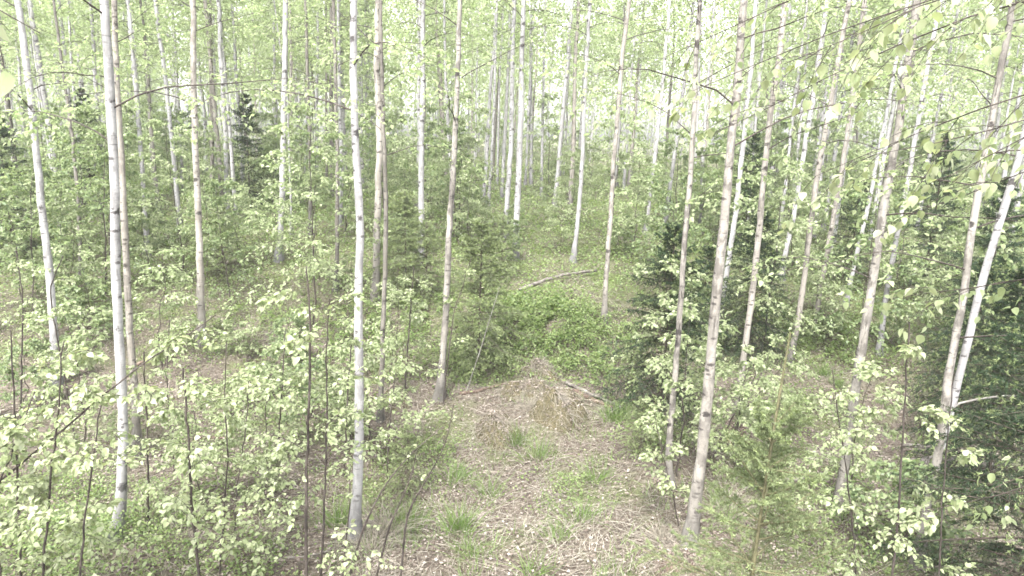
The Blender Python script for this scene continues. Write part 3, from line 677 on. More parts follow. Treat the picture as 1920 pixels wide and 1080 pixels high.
# ---- spruces
def spruce(Ht, Rb, seed, sp=.27, per=6, subs=22, npb=20, nl=.036, nw=.011, hang=.35, shoots=.5, low=.08, mt='needle', parts=False, leader=.0, name='spruce_tree', top_el=.7, bark='spruce_bark', tilt=(0, 0)):
    global rng
    keep, rng = rng, np.random.default_rng(seed)
    root = thing(name, 'model', 'spruce', (0, 0, 0))
    z = np.linspace(-.1, Ht, 24); P = np.stack([tilt[0] * z + .01 * np.sin(z * 2), tilt[1] * z + 0 * z, z], 1)
    r0 = max(.0085 * Ht - .002, .004) if not leader else .0058 * Ht; r = r0 * (1 - np.clip(z, 0, None) / Ht * .86) + .002
    V, F = tubes(P[None], r[None], 7, .04); put('trunk', make_mesh('trunk', V, [F], M[bark], True), root)
    hs = np.arange(Ht * low, Ht - leader - .03, sp); hs = np.repeat(hs, per) + rng.uniform(-.35, .35, len(hs) * per) * sp
    hs = np.clip(hs, Ht * low * .8, Ht - leader)
    n = len(hs); f = hs / (Ht - leader * .6)
    L = (Rb * (1 - f) ** .75 + .06) * rng.uniform(.7, 1.15, n)
    a = np.arange(n) * 2.4 + rng.uniform(-.4, .4, n)
    el = -.22 + (top_el + .22) * f ** 1.6 + rng.normal(0, .1, n)
    o = np.stack([np.interp(hs, z, P[:, 0]), np.interp(hs, z, P[:, 1]), hs], 1)
    BP, BR = grow(o, np.stack([np.cos(a), np.sin(a), el], 1), L, 7, hang * (1 - f) - .12, .05, .004 + .006 * L, .002)
    TP, TR = side_shoots(BP, L, subs, .12, 52, .40, 4, hang * 1.3, .0022, .0, .82)
    def needles(Pp, cnt, size, t0, spread):
        i = np.repeat(np.arange(len(Pp)), cnt); t = rng.uniform(t0, 1, len(i)); q, ax = along(Pp, i, t)
        A = ax * .6 + spread * rng.standard_normal((len(i), 3)) * .62; return q, A, rng.standard_normal((len(i), 3)), size * rng.uniform(.7, 1.2, len(i))
    T0, F0 = NEEDLE; T1 = T0 * np.array([nw / nl, 1, 1])
    def two(Pb, Pt):
        q = [needles(Pt, npb, nl, .0, 1.), needles(Pb, npb * 2, nl, .25, 1.)]
        return [np.concatenate([w[k] for w in q]) for k in range(4)]
    def tips(Pt):
        m = rng.random(len(Pt)) < shoots; Pt = Pt[m]
        if not len(Pt): return None
        q, A, Nn, s = needles(Pt, 14, nl * 1.05, .72, .8); return instances(q, A, Nn, s, T1 * np.array([1.3, 1, 1]), F0)
    if parts:
        for k in range(n):
            V, F = tubes(BP[k:k + 1], BR[k:k + 1], 5); V2, F2 = tubes(TP[k * subs:(k + 1) * subs], TR[k * subs:(k + 1) * subs], 3)
            b = put('branch', Geo().add(V, F).add(V2, F2).mesh('branch', M[bark], True), root)
            V, F = instances(*two(BP[k:k + 1], TP[k * subs:(k + 1) * subs]), T1, F0); put('needles', make_mesh('needles', V, [F], M[mt]), b, kind='stuff')
            g = tips(TP[k * subs:(k + 1) * subs])
            if g: put('new_shoots', make_mesh('new_shoots', g[0], [g[1]], M['shoot']), b, kind='stuff')
    else:
        V, F = tubes(BP, BR, 3); V2, F2 = tubes(TP[::2], TR[::2], 3)
        put('branches', Geo().add(V, F).add(V2, F2).mesh('branches', M[bark], True), root, kind='stuff')
        V, F = instances(*two(BP, TP), T1, F0); put('foliage', make_mesh('foliage', V, [F], M[mt]), root, kind='stuff')
        g = tips(TP)
        if g: put('new_shoots', make_mesh('new_shoots', g[0], [g[1]], M['shoot']), root, kind='stuff')
    if leader > 0:                                              # needles up the leading shoot
        LP = np.stack([np.interp(np.linspace(Ht - leader, Ht, 5), z, P[:, k]) for k in range(3)], 1)[None]
        V, F = instances(*needles(LP, 170, nl * 1.0, 0, 1.1), T1, F0); put('leader_needles', make_mesh('leader_needles', V, [F], M['shoot']), root, kind='stuff')
    rng = keep
    return root
def at_px(px, py): return ground(px, py)
def at_depth(px, Y):
    x = (px - 960) / F_PX * Y; return np.array([x, Y, float(terrain(x, Y))])
def set_thing(o, loc, label, rz=0., sc=1., group=None):
    o.location = [float(q) for q in loc]; o.rotation_euler = (0, 0, rz); o.scale = (sc, sc, sc); o['label'] = label
    if group: o['group'] = group
    return o
G_SP = 'spruces under the birches'
o = spruce(3.05, .95, 31, sp=.19, per=6, subs=20, npb=46, nl=.022, nw=.0048, hang=.25, shoots=.40, low=.2, mt='needle_light', parts=True, leader=.50, top_el=1.0, bark='young_stem', tilt=(.035, 0))
g = at_px(1475, 1400) if False else at_depth(1462, 3.35); set_thing(o, g, 'young spruce with a long yellow green leader shoot, close to the camera', 0, 1, G_SP)
o = spruce(3.1, 1.25, 32, sp=.23, per=8, subs=26, npb=42, nl=.028, nw=.0066, hang=.5, shoots=.35, low=.1, parts=True, top_el=.6)
set_thing(o, at_depth(2045, 4.9), 'near spruce with drooping dark boughs at the right edge', .6, 1, G_SP)
SPR = [spruce(3.2, 1.25, 41, hang=.5, shoots=.35, sp=.2, per=8), spruce(2.8, 1.15, 42, hang=.3, shoots=.8, mt='needle_light', sp=.2, per=7), spruce(5.0, 1.6, 43, hang=.4, shoots=.15, nl=.055, nw=.015, sp=.30, per=7), spruce(1.0, .5, 44, sp=.12, per=6, subs=10, shoots=.9, nl=.024, nw=.006, mt='needle_light')]
SPLOTS = [  # model, px, py of foot or depth, scale, label
 (0, (1238, 778), None, .90, 'dense dark spruce in the centre right, wrapped round the curved grey brown birch'),
 (1, (897, 705), None, .92, 'bushy light green young spruce beside the cracked beige birch'),
 (2, 465, 21, .68, 'small hazy spruce with a pointed top behind the narrow white birch'),
 (2, 8, 15, .62, 'dark spruce at the extreme left behind the leftmost birch'),
 (2, 168, 19, .68, 'tall hazy spruce behind the thin grey trunk'),
 (2, -70, 18, .7, 'dark spruce mostly cut by the left edge'),
 (2, 1395, 17, .6, 'hazy green spruce behind the largest beige birch'),
 (0, 1425, 12.5, .85, 'low dark spruce behind the brown tan birch'),
 (2, 1870, 11.5, .7, 'broad black green spruce behind the forked birch'),
 (0, 1935, 7.6, .84, 'dense black green spruce directly behind the near one at right'),
 (0, 1860, 9.6, .80, 'dense dark spruce right behind the forked birch fork'),
 (2, 2000, 9.5, .7, 'dark spruce cut by the right edge behind the near one'),
 (2, 1745, 15.5, .66, 'dark spruce between the pale grey and the forked birches'),
 (0, 1330, 12.8, .62, 'dark spruce half hidden behind the largest birch'),
 (0, 1600, 15.5, .7, 'spruce in the shade behind the stout reddish birch'),
 (3, (1200, 850), None, .75, 'tiny bright spruce at the foot of the grey brown birch'),
 (3, (765, 925), None, .8, 'tiny bright spruce among straw near the scarred white birch'),
 (3, (420, 520), None, 1.5, 'low feathery spruce behind the straight beige birch'),
 (3, (1440, 935), None, .8, 'tiny spruce on the litter right of the largest birch'),
 (3, (940, 520), None, 1.3, 'low feathery spruce on the bank left of the grey log'),
 (3, (800, 560), None, 1.5, 'low spruce behind the cracked beige birch'),
 (1, (760, 560), None, .75, 'small grey green spruce right of the brown trunk'),
]
usedS = set()
for k, a, b, sc, lab in SPLOTS:
    g = at_px(*a) if b is None else at_depth(a, b)
    o = SPR[k] if k not in usedS else copy_tree(SPR[k]); usedS.add(k)
    set_thing(o, g, lab, rng.uniform(0, 6.28), sc, G_SP)

# ---- leafy saplings: hand-placed ones near the camera, with their own leaves
def sapling(pts, Y, w0, w1, nb, L0, label, n_obj=120, leafy=(9, 9), size=.044, h0=.35, bark='twig', up=.7, mt='leaf', group='young leafy saplings nearby', name='birch_sapling', extra=.25):
    Q = np.array([at_y(a, b, Y) for a, b in pts])[::-1]                 # foot first
    dep = np.array([depth_of(q) for q in Q]); w = np.linspace(w1, w0, len(Q)) * dep / F_PX * .5 * .6
    gz = float(terrain(Q[0, 0], Y))
    if Q[0, 2] > gz + .08:
        d = unit(Q[1] - Q[0]); foot = Q[0] - d * (Q[0, 2] - gz) / max(d[2], .4) * .9; foot[2] = float(terrain(foot[0], foot[1])) - .03
        Q = np.concatenate([[foot], Q]); w = np.concatenate([[w[0] * 1.15], w])
    P, Rr = resample(Q, w, 26); P[1:-1] += rng.normal(0, .004, (24, 3))
    base = P[0].copy(); base[2] = float(terrain(base[0], base[1]))
    t = thing(name, label, 'sapling', base, group)
    birch_parts(t, base, P, Rr, M[bark], h0, nb, L0, leafy, True, 7, M['twig'], size, n_obj, up, M[mt], 'stem')
    return t
HERO = [
 ([(574,500),(580,560),(582,640),(577,800),(574,950),(575,1085)], 5.4, 4, 11, 17, .85, 'tallest dark stemmed sapling, in the lower left before the scarred birch', 170),
 ([(618,560),(612,640),(613,800),(608,950),(602,1085)], 5.6, 3, 8, 13, .7, 'thinner sapling just right of the tallest dark stemmed one', 120),
 ([(343,690),(349,770),(356,880),(362,980),(374,1085)], 5.3, 6, 10, 13, .75, 'sapling with a bent dark stem right of the thick white birch', 160),
 ([(425,640),(421,760),(428,860),(420,960),(412,1075)], 5.6, 3, 6, 12, .7, 'slim reddish sapling between the bent one and the tallest one', 130),
 ([(270,660),(275,760),(277,860),(278,955)], 6.3, 4, 7, 11, .65, 'dark sapling immediately right of the thick birch foot', 110),
 ([(468,690),(462,800),(446,900),(440,985)], 6.2, 3, 5, 11, .65, 'bushy sapling among straw at lower left middle', 110),
 ([(120,640),(112,760),(95,900),(80,1085)], 4.3, 4, 8, 14, .70, 'leafy sapling filling the lower left corner', 210),
 ([(20,620),(25,740),(32,880),(40,1085)], 4.5, 4, 8, 13, .70, 'leafy sapling at the left edge, lower part', 190),
 ([(190,760),(175,860),(160,960),(150,1085)], 4.1, 4, 7, 12, .6, 'low sapling before the foot of the thick white birch', 190),
 ([(-30,800),(-20,900),(0,1085)], 4.0, 5, 8, 10, .6, 'sapling cut by the left edge at the bottom', 120),
 ([(118,480),(92,540),(103,610),(118,690)], 8.0, 3, 5, 12, .6, 'thin dark sapling crossing the leftmost birch', 60),
 ([(535,620),(528,740),(520,860)], 7.4, 3, 5, 11, .7, 'pale leafy sapling behind the tallest dark stemmed one', 80),
 ([(672,560),(655,680),(648,820)], 7.6, 3, 5, 10, .6, 'sapling whose leaves veil the scarred white birch', 70),
 ([(318,600),(312,700),(322,820)], 7.6, 3, 5, 10, .65, 'sapling in the gap between the tan and straight beige birches', 70),
 ([(30,470),(44,560),(40,680)], 8.5, 3, 5, 11, .7, 'yellow green sapling at left edge above the corner mass', 60),
 ([(1705,600),(1698,720),(1690,860),(1682,1000),(1672,1085)], 4.7, 4, 8, 11, .65, 'leafy sapling at lower right before the stout reddish birch', 210),
 ([(1560,690),(1575,800),(1590,900),(1600,1000)], 5.8, 3, 5, 11, .6, 'pale sapling right of the young spruce leader', 110),
 ([(1790,700),(1775,830),(1765,960),(1760,1085)], 4.6, 3, 6, 5, .4, 'sapling leaning on the forked birch foot', 110),
 ([(1330,640),(1322,720),(1318,800)], 8.2, 3, 5, 11, .55, 'round leaved sapling between the curved and the largest birches', 90),
 ([(1228,780),(1240,840),(1262,930)], 6.6, 2, 4, 10, .4, 'little sapling climbing the foot of the grey brown birch', 90),
 ([(1395,640),(1420,700),(1385,760)], 8.0, 2, 4, 9, .55, 'sapling with bare lower twigs behind the largest birch foot', 60),
 ([(885,480),(850,590),(838,690)], 9.6, 2, 4, 5, .4, 'thin sapling shading the cracked birch stem', 40),
 ([(776,500),(770,580),(762,690)], 9.8, 3, 5, 10, .6, 'dark thin sapling between the brown trunk and the cracked birch', 40),
 ([(742,700),(732,780),(728,850)], 7.6, 2, 4, 9, .45, 'small sapling behind the bare arching twigs', 60),
]
for pts, Y, w0, w1, nb, L0, lab, no in HERO: sapling(pts, Y, w0, w1, max(4, int(nb * .85)), L0, lab, no, size=float(rng.uniform(.036, .048)))
sapling([(405,590),(330,645),(250,690),(170,760),(90,830),(0,900),(-60,950)], 4.4, 3, 9, 15, .55, 'long arching sapling leaning across the thick white birch from lower left', 190, up=.4, h0=.5)
sapling([(65,735),(40,800),(20,860),(0,900)], 4.2, 3, 6, 9, .5, 'short arching sapling at the left edge', 120, up=.5)

def bare_shrub():
    Y = 5.4
    S = [[(830,800),(770,850),(720,910),(680,990),(640,1085)], [(850,760),(838,830),(800,900),(762,960),(748,1040)], [(783,830),(776,880),(752,940),(730,985),(700,1060)], [(655,885),(657,940),(650,1000),(640,1085)]]
    Qs = [np.array([at_y(a, b, Y + .12 * i) for a, b in s])[::-1] for i, s in enumerate(S)]
    base = np.array([Qs[2][0, 0], Y, float(terrain(Qs[2][0, 0], Y))])
    t = thing('bare_shrub', 'bare shrub of dark arching twigs beside straw, before the scarred birch', 'shrub', base)
    for Q in Qs:
        Q[0, 2] = float(terrain(Q[0, 0], Q[0, 1])) - .02
        P, Rr = resample(Q, np.linspace(.011, .003, len(Q)), 18); V, F = tubes(P[None], Rr[None], 5, .08)
        put('stem', make_mesh('stem', V - base[None], [F], M['twig'], True), t)
    TP, TR = side_shoots(np.array([resample(Q, np.ones(len(Q)), 10)[0] for Q in Qs]), np.full(4, 1.), 5, .4, 35, .25, 4, -.2, .002)
    V, F = tubes(TP, TR, 3); put('twigs', make_mesh('twigs', V - base[None], [F], M['twig']), t, kind='stuff')
    leafing(t, base, TP[::3], 4, .045, M['leaf'], 20)
    Y = 8.4
    S = [[(1465,690),(1430,730),(1390,775),(1350,830)], [(1445,655),(1420,720),(1395,760),(1375,810)], [(1400,700),(1385,760),(1378,815)]]
    Qs = [np.array([at_y(a, b, Y + .1 * i) for a, b in s])[::-1] for i, s in enumerate(S)]
    base = np.array([Qs[2][0, 0], Y, float(terrain(Qs[2][0, 0], Y))])
    t = thing('bare_shrub', 'clump of thin dark bare twigs at the foot of the brown tan birch', 'shrub', base)
    for Q in Qs:
        Q[0, 2] = float(terrain(Q[0, 0], Q[0, 1])) - .02
        P, Rr = resample(Q, np.linspace(.010, .003, len(Q)), 14); V, F = tubes(P[None], Rr[None], 5, .08)
        put('stem', make_mesh('stem', V - base[None], [F], M['twig'], True), t)
    TP, TR = side_shoots(np.array([resample(Q, np.ones(len(Q)), 10)[0] for Q in Qs]), np.full(3, 1.), 6, .4, 35, .3, 4, -.2, .002)
    leafing(t, base, TP, 5, .05, M['shrub_leaf'], 60)
bare_shrub()

# ---- a birch beyond the right edge whose leafy limbs hang into view, and one beyond the top left
def overhanging(base_xy, ends, label, r=.05, h=6.5, n_obj=300, per=9, size=.055, leafy=8):
    bx, by = base_xy; base = np.array([bx, by, float(terrain(bx, by))])
    t = thing('birch_tree', label, 'birch tree', base)
    z = np.linspace(-.1, h, 30); P = np.stack([bx + .05 * np.sin(z * .8), by + .03 * np.sin(z), base[2] + z], 1)
    put('trunk', stem_mesh(P, r * (1 - np.clip(z, 0, None) / h * .8), 10, base, M['white']), t)
    Bs, Ls = [], []
    for a, b, Y in ends:
        e = at_y(a, b, Y); z0 = np.clip(e[2] + rng.uniform(-.1, .75), .8, h - .4); o = np.array([bx, by, z0]); m = .5 * (o + e) + np.array([0, 0, rng.uniform(.15, .40)]) + rng.normal(0, .09, 3)
        Q, _ = resample([o, .75 * o + .25 * m + np.array([0, 0, .05]), m, e], np.ones(4), 10); Q[1:-1] += np.cumsum(rng.normal(0, .016, (8, 3)), 0) * np.sin(np.linspace(.3, 2.8, 8))[:, None]; Bs.append(Q); Ls.append(np.linalg.norm(e - o))
        V, F = tubes(Q[None], np.linspace(.006, .0012, 10)[None], 5, .06); put('branch', make_mesh('branch', V - base[None], [F], M['twig'], True), t)
    Bs = np.array(Bs); TP, TR = side_shoots(Bs, np.array(Ls), per, .28, 42, .30, 5, .75, .0019, 0, .5)
    V, F = tubes(TP, TR, 3); put('twigs', make_mesh('twigs', V - base[None], [F], M['twig'], True), t, kind='stuff')
    leafing(t, base, TP, leafy, size, M['leaf'], n_obj, hang=.7)
overhanging((2.75, 2.2), [(1300,170,3.0),(1470,120,2.7),(1340,250,3.2),(1640,290,2.6),(1710,400,2.8),(1780,330,2.5),(1670,560,3.3),(1530,330,3.0),(1240,110,3.3),(1430,20,2.9),(1700,965,3.3)][::1],
            'leafy birch just beyond the right edge whose limbs hang into view', n_obj=300, leafy=9, per=10, size=.042)
overhanging((-2.2, 1.6), [(75,62,1.6)], 'birch beyond the left edge showing a sprig of large pale leaves at top', n_obj=24, per=4, leafy=3, size=.05)

# ---- understorey saplings: six grown models, copied one by one
def sapling_model(h, seed, nb, L0, mt, size, leafy, up=.7):
    global rng
    keep, rng = rng, np.random.default_rng(seed)
    z = np.linspace(-.05, h, 16); w = np.cumsum(rng.normal(0, .018, (16, 2)), 0)
    P = np.stack([w[:, 0] - w[0, 0], w[:, 1] - w[0, 1], z], 1); r = .0035 * h + .004; rr = r * (1 - np.clip(z, 0, None) / h * .8)
    root = thing('leafy_sapling', 'model', 'sapling', (0, 0, 0))
    birch_parts(root, np.zeros(3), P, rr, M['twig'], h * .18, nb, L0, leafy, False, 5, None, size, 0, up, M[mt], 'stem')
    rng = keep; return root
SAP = [sapling_model(2.2, 61, 16, .8, 'leaf', .052, (9, 15)), sapling_model(1.6, 62, 15, .7, 'leaf', .050, (9, 15)), sapling_model(1.1, 63, 13, .55, 'shrub_leaf', .048, (9, 15)),
       sapling_model(2.8, 64, 22, 1.0, 'shrub_leaf', .058, (9, 16)), sapling_model(.7, 65, 10, .42, 'leaf', .045, (8, 13)), sapling_model(3.6, 66, 26, 1.2, 'leaf', .062, (9, 17))]
SN = ['tall pale', 'chest-high pale', 'waist-high green', 'tall green', 'knee-high pale', 'very tall']
usedP = set()
def put_sapling(k, g, lab, sc, group):
    o = SAP[k] if k not in usedP else copy_tree(SAP[k]); usedP.add(k)
    set_thing(o, g, lab, rng.uniform(0, 6.28), sc, group); o.rotation_euler[0] = rng.normal(0, .06); o.rotation_euler[1] = rng.normal(0, .06); return o
for px, Y, k, sc, lab in [(855, 18, 5, 1.05, 'rounded dark green bush in haze left of the lone white birch'), (505, 21, 5, .95, 'rounded leafy bush on the rise right of the narrow white birch'), (700, 24, 3, 1., 'leafy bush behind the knotted beige birch on the rise')]:
    put_sapling(k, at_depth(px, Y), lab, sc, 'rounded bushes in the haze')
def understorey():
    n, tries, taken = 0, 0, []
    while n < 290 and tries < 15000:
        tries += 1
        Y = 6.3 * (40 / 6.3) ** rng.random() ** .8; px = rng.uniform(-120, 2040)
        x = (px - 960) / F_PX * Y; g = np.array([x, Y, float(terrain(x, Y))]); qx, qy, dep = to_px(g)
        if in_clearing(np.array(qx), np.array(qy)): continue
        if Y < 14 and 700 < px < 1330 and rng.random() < .80: continue
        if Y < 14.5 and 880 < px < 1180: continue
        if Y < 12 and px > 1330 and rng.random() < .8: continue
        if Y < 9 and px < 700 and rng.random() < .35: continue
        if any((x - a) ** 2 + (Y - b) ** 2 < .22 for a, b in taken): continue
        taken.append((x, Y))
        k = int(rng.choice(6, p=[.20, .22, .18, .12, .16, .12])) if Y > 11 and not (Y > 15 and rng.random() < .4) else int(rng.choice([0, 3])) if Y > 15 else int(rng.choice([0, 1, 2, 4], p=[.2, .3, .2, .3]))
        lab = f'{SN[k]} sapling {where(qx, dep)}'; NAMED.append((put_sapling(k, g, lab, rng.uniform(.8, 1.2), 'leafy saplings filling the understorey'), lab, qx)); n += 1
understorey()

# ---- the far-off wood that reads as one pale mass
def far_wood():
    n = 330; y = rng.uniform(48, 104, n); x = rng.uniform(-.82, .82, n) * y; x = np.clip(x, -72, 72); h = rng.uniform(12, 19, n)
    K = 6; t = np.linspace(0, 1, K); P = np.zeros((n, K, 3)); P[..., 0] = x[:, None] + rng.normal(0, .5, (n, 1)) * t; P[..., 1] = y[:, None]
    P[..., 2] = terrain(x, y)[:, None] - .2 + h[:, None] * t; r = rng.uniform(.06, .11, n)[:, None] * (1 - .8 * t)
    V, F = tubes(P, r, 5); put('far_wood_trunks', make_mesh('far_wood_trunks', V, [F], M['white'], True), kind='stuff')
    m = 290000; c = rng.integers(0, n, m); f = rng.random(m) ** .6
    u = rng.standard_normal((m, 3)) * np.array([1.25, 1.25, .3]); z = terrain(x[c], y[c]) + .4 + f * (h[c] - .3)
    Q = np.stack([x[c], y[c], z], 1) + u * (1.3 - f)[:, None]
    V, F = instances(Q, rng.standard_normal((m, 3)), np.array([[0, 0, 1.]]) + .8 * rng.standard_normal((m, 3)), rng.uniform(.16, .36, m), *LEAF2)
    put('far_wood_foliage', make_mesh('far_wood_foliage', V, [F], M['tree_leaf']), kind='stuff')
far_wood()

# ---- logs, poles, stumps
def log(pts, w0, w1, mname, label, name='fallen_log', lift=.6, stubs=0, sag=.0):
    Q = np.array([ground(a, b) for a, b in pts]); dep = np.array([depth_of(q) for q in Q])
    rr = np.linspace(w0, w1, len(Q)) * dep / F_PX * .5
    Q[:, 2] += rr * lift
    n = 22; P, Rr = resample(Q, rr, n); P[1:-1] += rng.normal(0, .006, (n - 2, 3)); base = P[n // 2].copy()
    # rounded broken ends
    P = np.concatenate([[P[0] + (P[0] - P[1]) * .02], P, [P[-1] + (P[-1] - P[-2]) * .02]]); Rr = np.concatenate([[Rr[0] * .4], Rr, [Rr[-1] * .3]])
    t = thing(name, label, 'log', base)
    V, F = tubes(P[None], Rr[None], 10, .07); put('trunk', make_mesh('trunk', V - base[None], [F], M[mname], True), t)
    for k in range(stubs):
        j = int(rng.integers(3, n - 3)); d = np.array([rng.normal(), rng.normal(), rng.uniform(.6, 1.4)])
        p, q = grow(P[j:j + 1], d[None], [rng.uniform(.12, .35)], 5, .1, .1, Rr[j] * .3, .003); V, F = tubes(p, q, 5)
        put('stub', make_mesh('stub', V - base[None], [F], M[mname], True), t)
    return t
log([(975, 556), (1010, 541), (1050, 528), (1085, 521), (1118, 516)], 7, 5, 'dead_wood', 'grey fallen log lying slantwise on the bank above the blueberry mound', lift=3.6, stubs=2)
log([(1062, 722), (1100, 740), (1140, 757), (1185, 778)], 8, 6, 'dead_wood', 'short split log with a pale edge beside the mossy mound', lift=1.2, stubs=1)
log([(1075, 735), (1110, 752), (1150, 770)], 11, 9, 'red_wood', 'dark rotten log tucked under the split pale one', lift=.5)
log([(862, 741), (900, 735), (945, 722)], 8, 5, 'red_wood', 'dark rotten branch lying below the young spruce', lift=.6, stubs=1)
log([(1395, 918), (1440, 908), (1490, 902), (1550, 893)], 8, 11, 'dead_wood', 'weathered grey branch on the ground behind the young spruce leader', lift=.7, stubs=2)
log([(1712, 884), (1760, 878), (1820, 880), (1880, 890)], 26, 22, 'dead_wood', 'thick grey weathered log behind the forked birch foot', lift=.9, stubs=1)
log([(1690, 850), (1740, 853), (1775, 846)], 8, 6, 'dead_wood', 'pale broken branch lying over the thick grey log', lift=4.5)
log([(240, 690), (300, 672), (350, 668)], 6, 4, 'red_wood', 'dark fallen twig in the litter right of the thick white birch', lift=.8)
log([(355, 826), (400, 822), (445, 824)], 6, 4, 'red_wood', 'dark decayed stick half buried in litter at lower left', lift=.6)
log([(690, 955), (700, 1000), (590, 1045), (505, 1050)], 3, 4, 'dead_wood', 'thin curved dry stick lying at the bottom near the tallest sapling', lift=1.)

def pole():
    g = ground(872, 738); e = at_y(930, 560, g[1] + .1)
    P, Rr = resample([g - np.array([0, 0, .04]), .5 * (g + e) + np.array([.012, 0, -.02]), e, e + (e - g) * .12], [.009, .007, .0055, .003], 16)
    t = thing('dead_pole', 'thin grey dead pole leaning over the rotten branch below the young spruce', 'dead stem', g)
    V, F = tubes(P[None], Rr[None], 6, .06); put('stem', make_mesh('stem', V - g[None], [F], M['pale_twig'], True), t)
    p, q = grow(P[[7, 11]], np.array([[.6, .2, .5], [-.5, .1, .6]]), [.16, .12], 4, .1, .05, .004, .0015); V, F = tubes(p, q, 4)
    put('twigs', make_mesh('twigs', V - g[None], [F], M['pale_twig'], True), t, kind='stuff')
pole()

def mound(px, py, rw, h, label, mname='moss', straw=.6, name='moss_mound', cat='mound'):
    g = ground(px, py); n, k = 40, 16
    a = np.arange(n) / n * 2 * np.pi; u = np.linspace(0, 1, k)
    A, U = np.meshgrid(a, u); ph = rng.uniform(0, 6.28, 4)
    rad = rw * U * (1 + .18 * np.sin(2 * A + ph[0]) + .10 * np.sin(5 * A + ph[1]))
    X = g[0] + rad * np.cos(A); Y = g[1] + rad * .8 * np.sin(A)
    Z = terrain(X, Y) - .03 + (h + .03) * (1 - U ** 2.2) * (1 + .32 * np.sin(X * 11 + ph[2]) * np.sin(Y * 9 + ph[3]) + .12 * np.sin(X * 27 + ph[1]) * np.sin(Y * 31 + ph[0])) + rng.normal(0, .016, X.shape)
    V = np.stack([X, Y, Z], -1).reshape(-1, 3) - g[None]
    i = (np.arange(k - 1)[:, None] * n + np.arange(n)[None]).ravel(); j = (np.arange(k - 1)[:, None] * n + ((np.arange(n) + 1) % n)[None]).ravel()
    t = thing(name, label, cat, g)
    put('moss_cap' if mname == 'moss' else 'crumbled_wood', make_mesh('moss_cap', V, [np.stack([i, j, j + n, i + n], 1)], M[mname], True), t)
    def tuft(m, L, mt, w, nm, dr):
        q = rng.integers(0, len(V), m); o = V[q] + np.array([0, 0, -.01]); d = np.stack([o[:, 0] * .5 + rng.normal(.1, .4, m), o[:, 1] * .5 + rng.normal(0, .4, m), np.full(m, .16)], 1) + rng.normal(0, .26, (m, 3))
        P, Rr = grow(o, d, L * rng.uniform(.4, 1.3, m), 4, dr, .14, w, w * .3); VV, FF = tubes(P, Rr, 3); put(nm, make_mesh(nm, VV, [FF], M[mt]), t, kind='stuff')
    tuft(int(2600 * straw), .22, 'straw', .0022, 'dry_straw', 1.8)
    m = 1500; q = rng.integers(0, len(V), m); Vl, Fl = instances(V[q] + np.array([0, 0, .006]), rng.standard_normal((m, 3)), np.array([[0, 0, 1.]]) + .5 * rng.standard_normal((m, 3)), rng.uniform(.012, .038, m), *LEAF2)
    put('litter_leaves', make_mesh('litter_leaves', Vl, [Fl], M['litter']), t, kind='stuff')  # dead litter leaves strewn over the mound
mound(930, 812, .36, .21, 'brown mossy hummock with straw on top and a green tuft at its flank', straw=.35)
mound(1050, 772, .46, .28, 'largest mossy hummock, straw covered, beside the split log', straw=.5)
mound(985, 742, .36, .24, 'pale brown hummock just behind and left of the largest one', straw=.5)
mound(1012, 700, .36, .13, 'low straw covered hump at the edge of the blueberry bank', straw=.5)
mound(738, 752, .26, .17, 'small round mossy hummock right of the brown trunk', straw=.2)
mound(1285, 1062, .30, .12, 'reddish heap of crumbled rotten wood at the foot of the largest birch', 'red_wood', .25, 'rotten_heap', 'rotten wood')
mound(1380, 815, .25, .20, 'dark crumbled stump at the foot of the brown tan birch', 'red_wood', .2, 'rotten_heap', 'rotten wood')

# ---- grass tufts and straw tussocks
def tuft_model(n, L, mt, w, spread, droop, seed, name, part, cat):
    global rng
    keep, rng = rng, np.random.default_rng(seed)
    o = np.stack([rng.normal(0, spread, n), rng.normal(0, spread, n), np.full(n, -.02)], 1)
    d = np.stack([o[:, 0] * 3 + rng.normal(0, .28, n), o[:, 1] * 3 + rng.normal(0, .28, n), np.ones(n)], 1)
    P, Rr = grow(o, d, L * rng.uniform(.45, 1.15, n), 6, droop, .06, w, w * .15)
    T = unit(np.gradient(P, axis=1)); sd = unit(np.cross(T, rng.standard_normal((n, 1, 3)))); a, b = P - sd * Rr[..., None], P + sd * Rr[..., None]
    V = np.stack([a, b], 2).reshape(-1, 3); i = np.arange(n)[:, None] * 12 + np.arange(5)[None] * 2; F = np.stack([i, i + 1, i + 3, i + 2], -1).reshape(-1, 4)
    root = thing(name, 'model', cat, (0, 0, 0)); put(part, make_mesh(part, V, [F], M[mt]), root, kind='stuff')
    m = n // 4; o = o[:m]; P, Rr = grow(o, d[:m] + rng.normal(0, .6, (m, 3)), L * rng.uniform(.5, 1.1, m), 5, droop * 2, .08, w * .7, w * .2)
    VV, FF = tubes(P, Rr, 3); put('dead_blades', make_mesh('dead_blades', VV, [FF], M['straw']), root, kind='stuff')
    rng = keep; return root
TUF = [tuft_model(150, .38, 'grass', .0042, .075, .7, 71, 'grass_tuft', 'blades', 'grass tuft'), tuft_model(120, .32, 'grass', .0036, .09, .9, 72, 'grass_tuft', 'blades', 'grass tuft'), tuft_model(260, .55, 'straw', .0026, .10, 1.7, 73, 'straw_tussock', 'blades', 'straw tussock')]
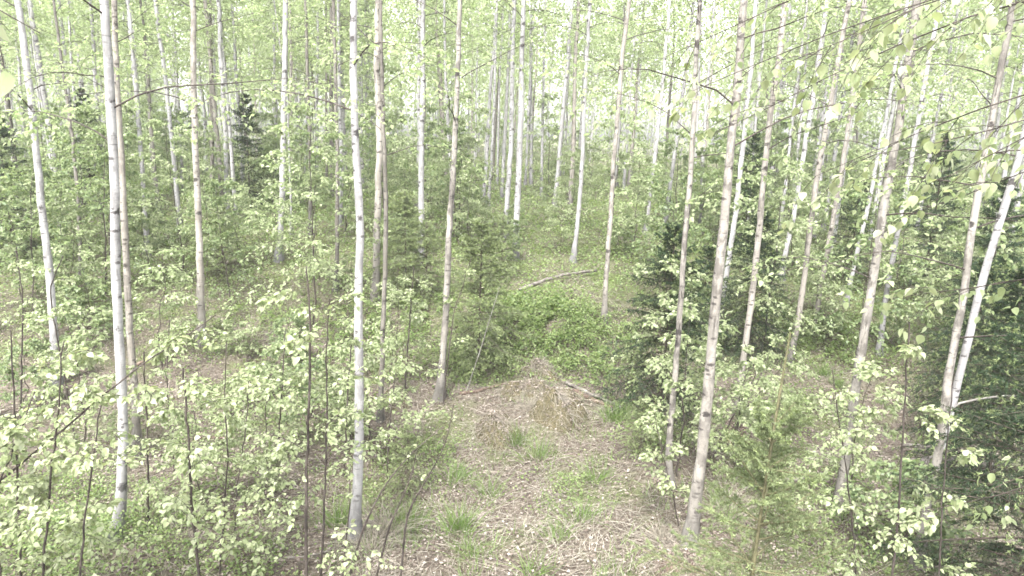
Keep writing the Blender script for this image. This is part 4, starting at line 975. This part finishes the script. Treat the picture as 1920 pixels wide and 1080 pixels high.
TL = [(0, 862, 995, 1.05, 'tall dark green tuft, the largest one standing alone in the straw clearing'), (1, 921, 930, 1., 'bright tuft in the middle of the straw clearing'), (0, 968, 832, .85, 'dark green tuft hanging on the flank of the brown hummock'),
 (1, 848, 900, 1.1, 'loose tuft left of the clearing, below the scarred birch'), (1, 1008, 860, 1.2, 'pale green tuft just below the largest hummock'), (1, 1085, 975, 1., 'thin tuft at right middle of the clearing'), (1, 1000, 1075, .9, 'small tuft at the very bottom of the clearing'),
 (0, 1352, 950, .85, 'dark tuft right of the largest beige birch foot'), (0, 1445, 775, .8, 'dark tuft on the litter before the slender tan birch'), (0, 1150, 790, .95, 'dark green tuft beside the end of the split log'), (0, 1170, 780, .8, 'dark tuft just right of the split log end'),
 (0, 1545, 705, .8, 'dark tuft behind the young spruce leader'), (0, 1570, 725, .7, 'dark tuft nearer the stout reddish birch'), (1, 1115, 900, 1., 'short tuft at the right edge of the clearing'), (1, 1050, 1010, .8, 'sparse tuft low in the clearing'),
 (0, 765, 990, 1., 'green tuft beside the bare arching twigs'), (0, 640, 985, 1., 'green tuft between the tallest sapling and the scarred birch'), (1, 1415, 905, 1., 'yellowish tuft near the weathered grey branch'), (1, 800, 840, 1., 'small tuft below the cracked birch'), (1, 880, 1040, .8, 'small tuft at lower clearing'),
 (2, 720, 1000, 1., 'large straw tussock under the bare arching twigs'), (2, 690, 1040, .85, 'straw tussock at the bottom beside the bare twigs'), (2, 1365, 965, .8, 'straw tussock around the dark tuft by the largest birch'), (2, 280, 985, .9, 'straw tussock right of the thick white birch foot'), (2, 1000, 765, .6, 'straw cap spilling over the hummocks'), (2, 330, 1030, .8, 'straw tussock near the bent sapling'),
 (2, 500, 1010, .7, 'straw tussock left of the tallest sapling'), (2, 470, 640, 1., 'pale straw tussock behind the saplings at left middle'), (2, 1240, 1010, .6, 'straw tussock left of the largest birch foot')]
usedT = set()
for k, a, b, sc, lab in TL:
    o = TUF[k] if k not in usedT else copy_tree(TUF[k]); usedT.add(k)
    set_thing(o, ground(a, b), lab, rng.uniform(0, 6.28), sc, 'grass tufts in the clearing' if k < 2 else 'straw tussocks')
tell_apart()
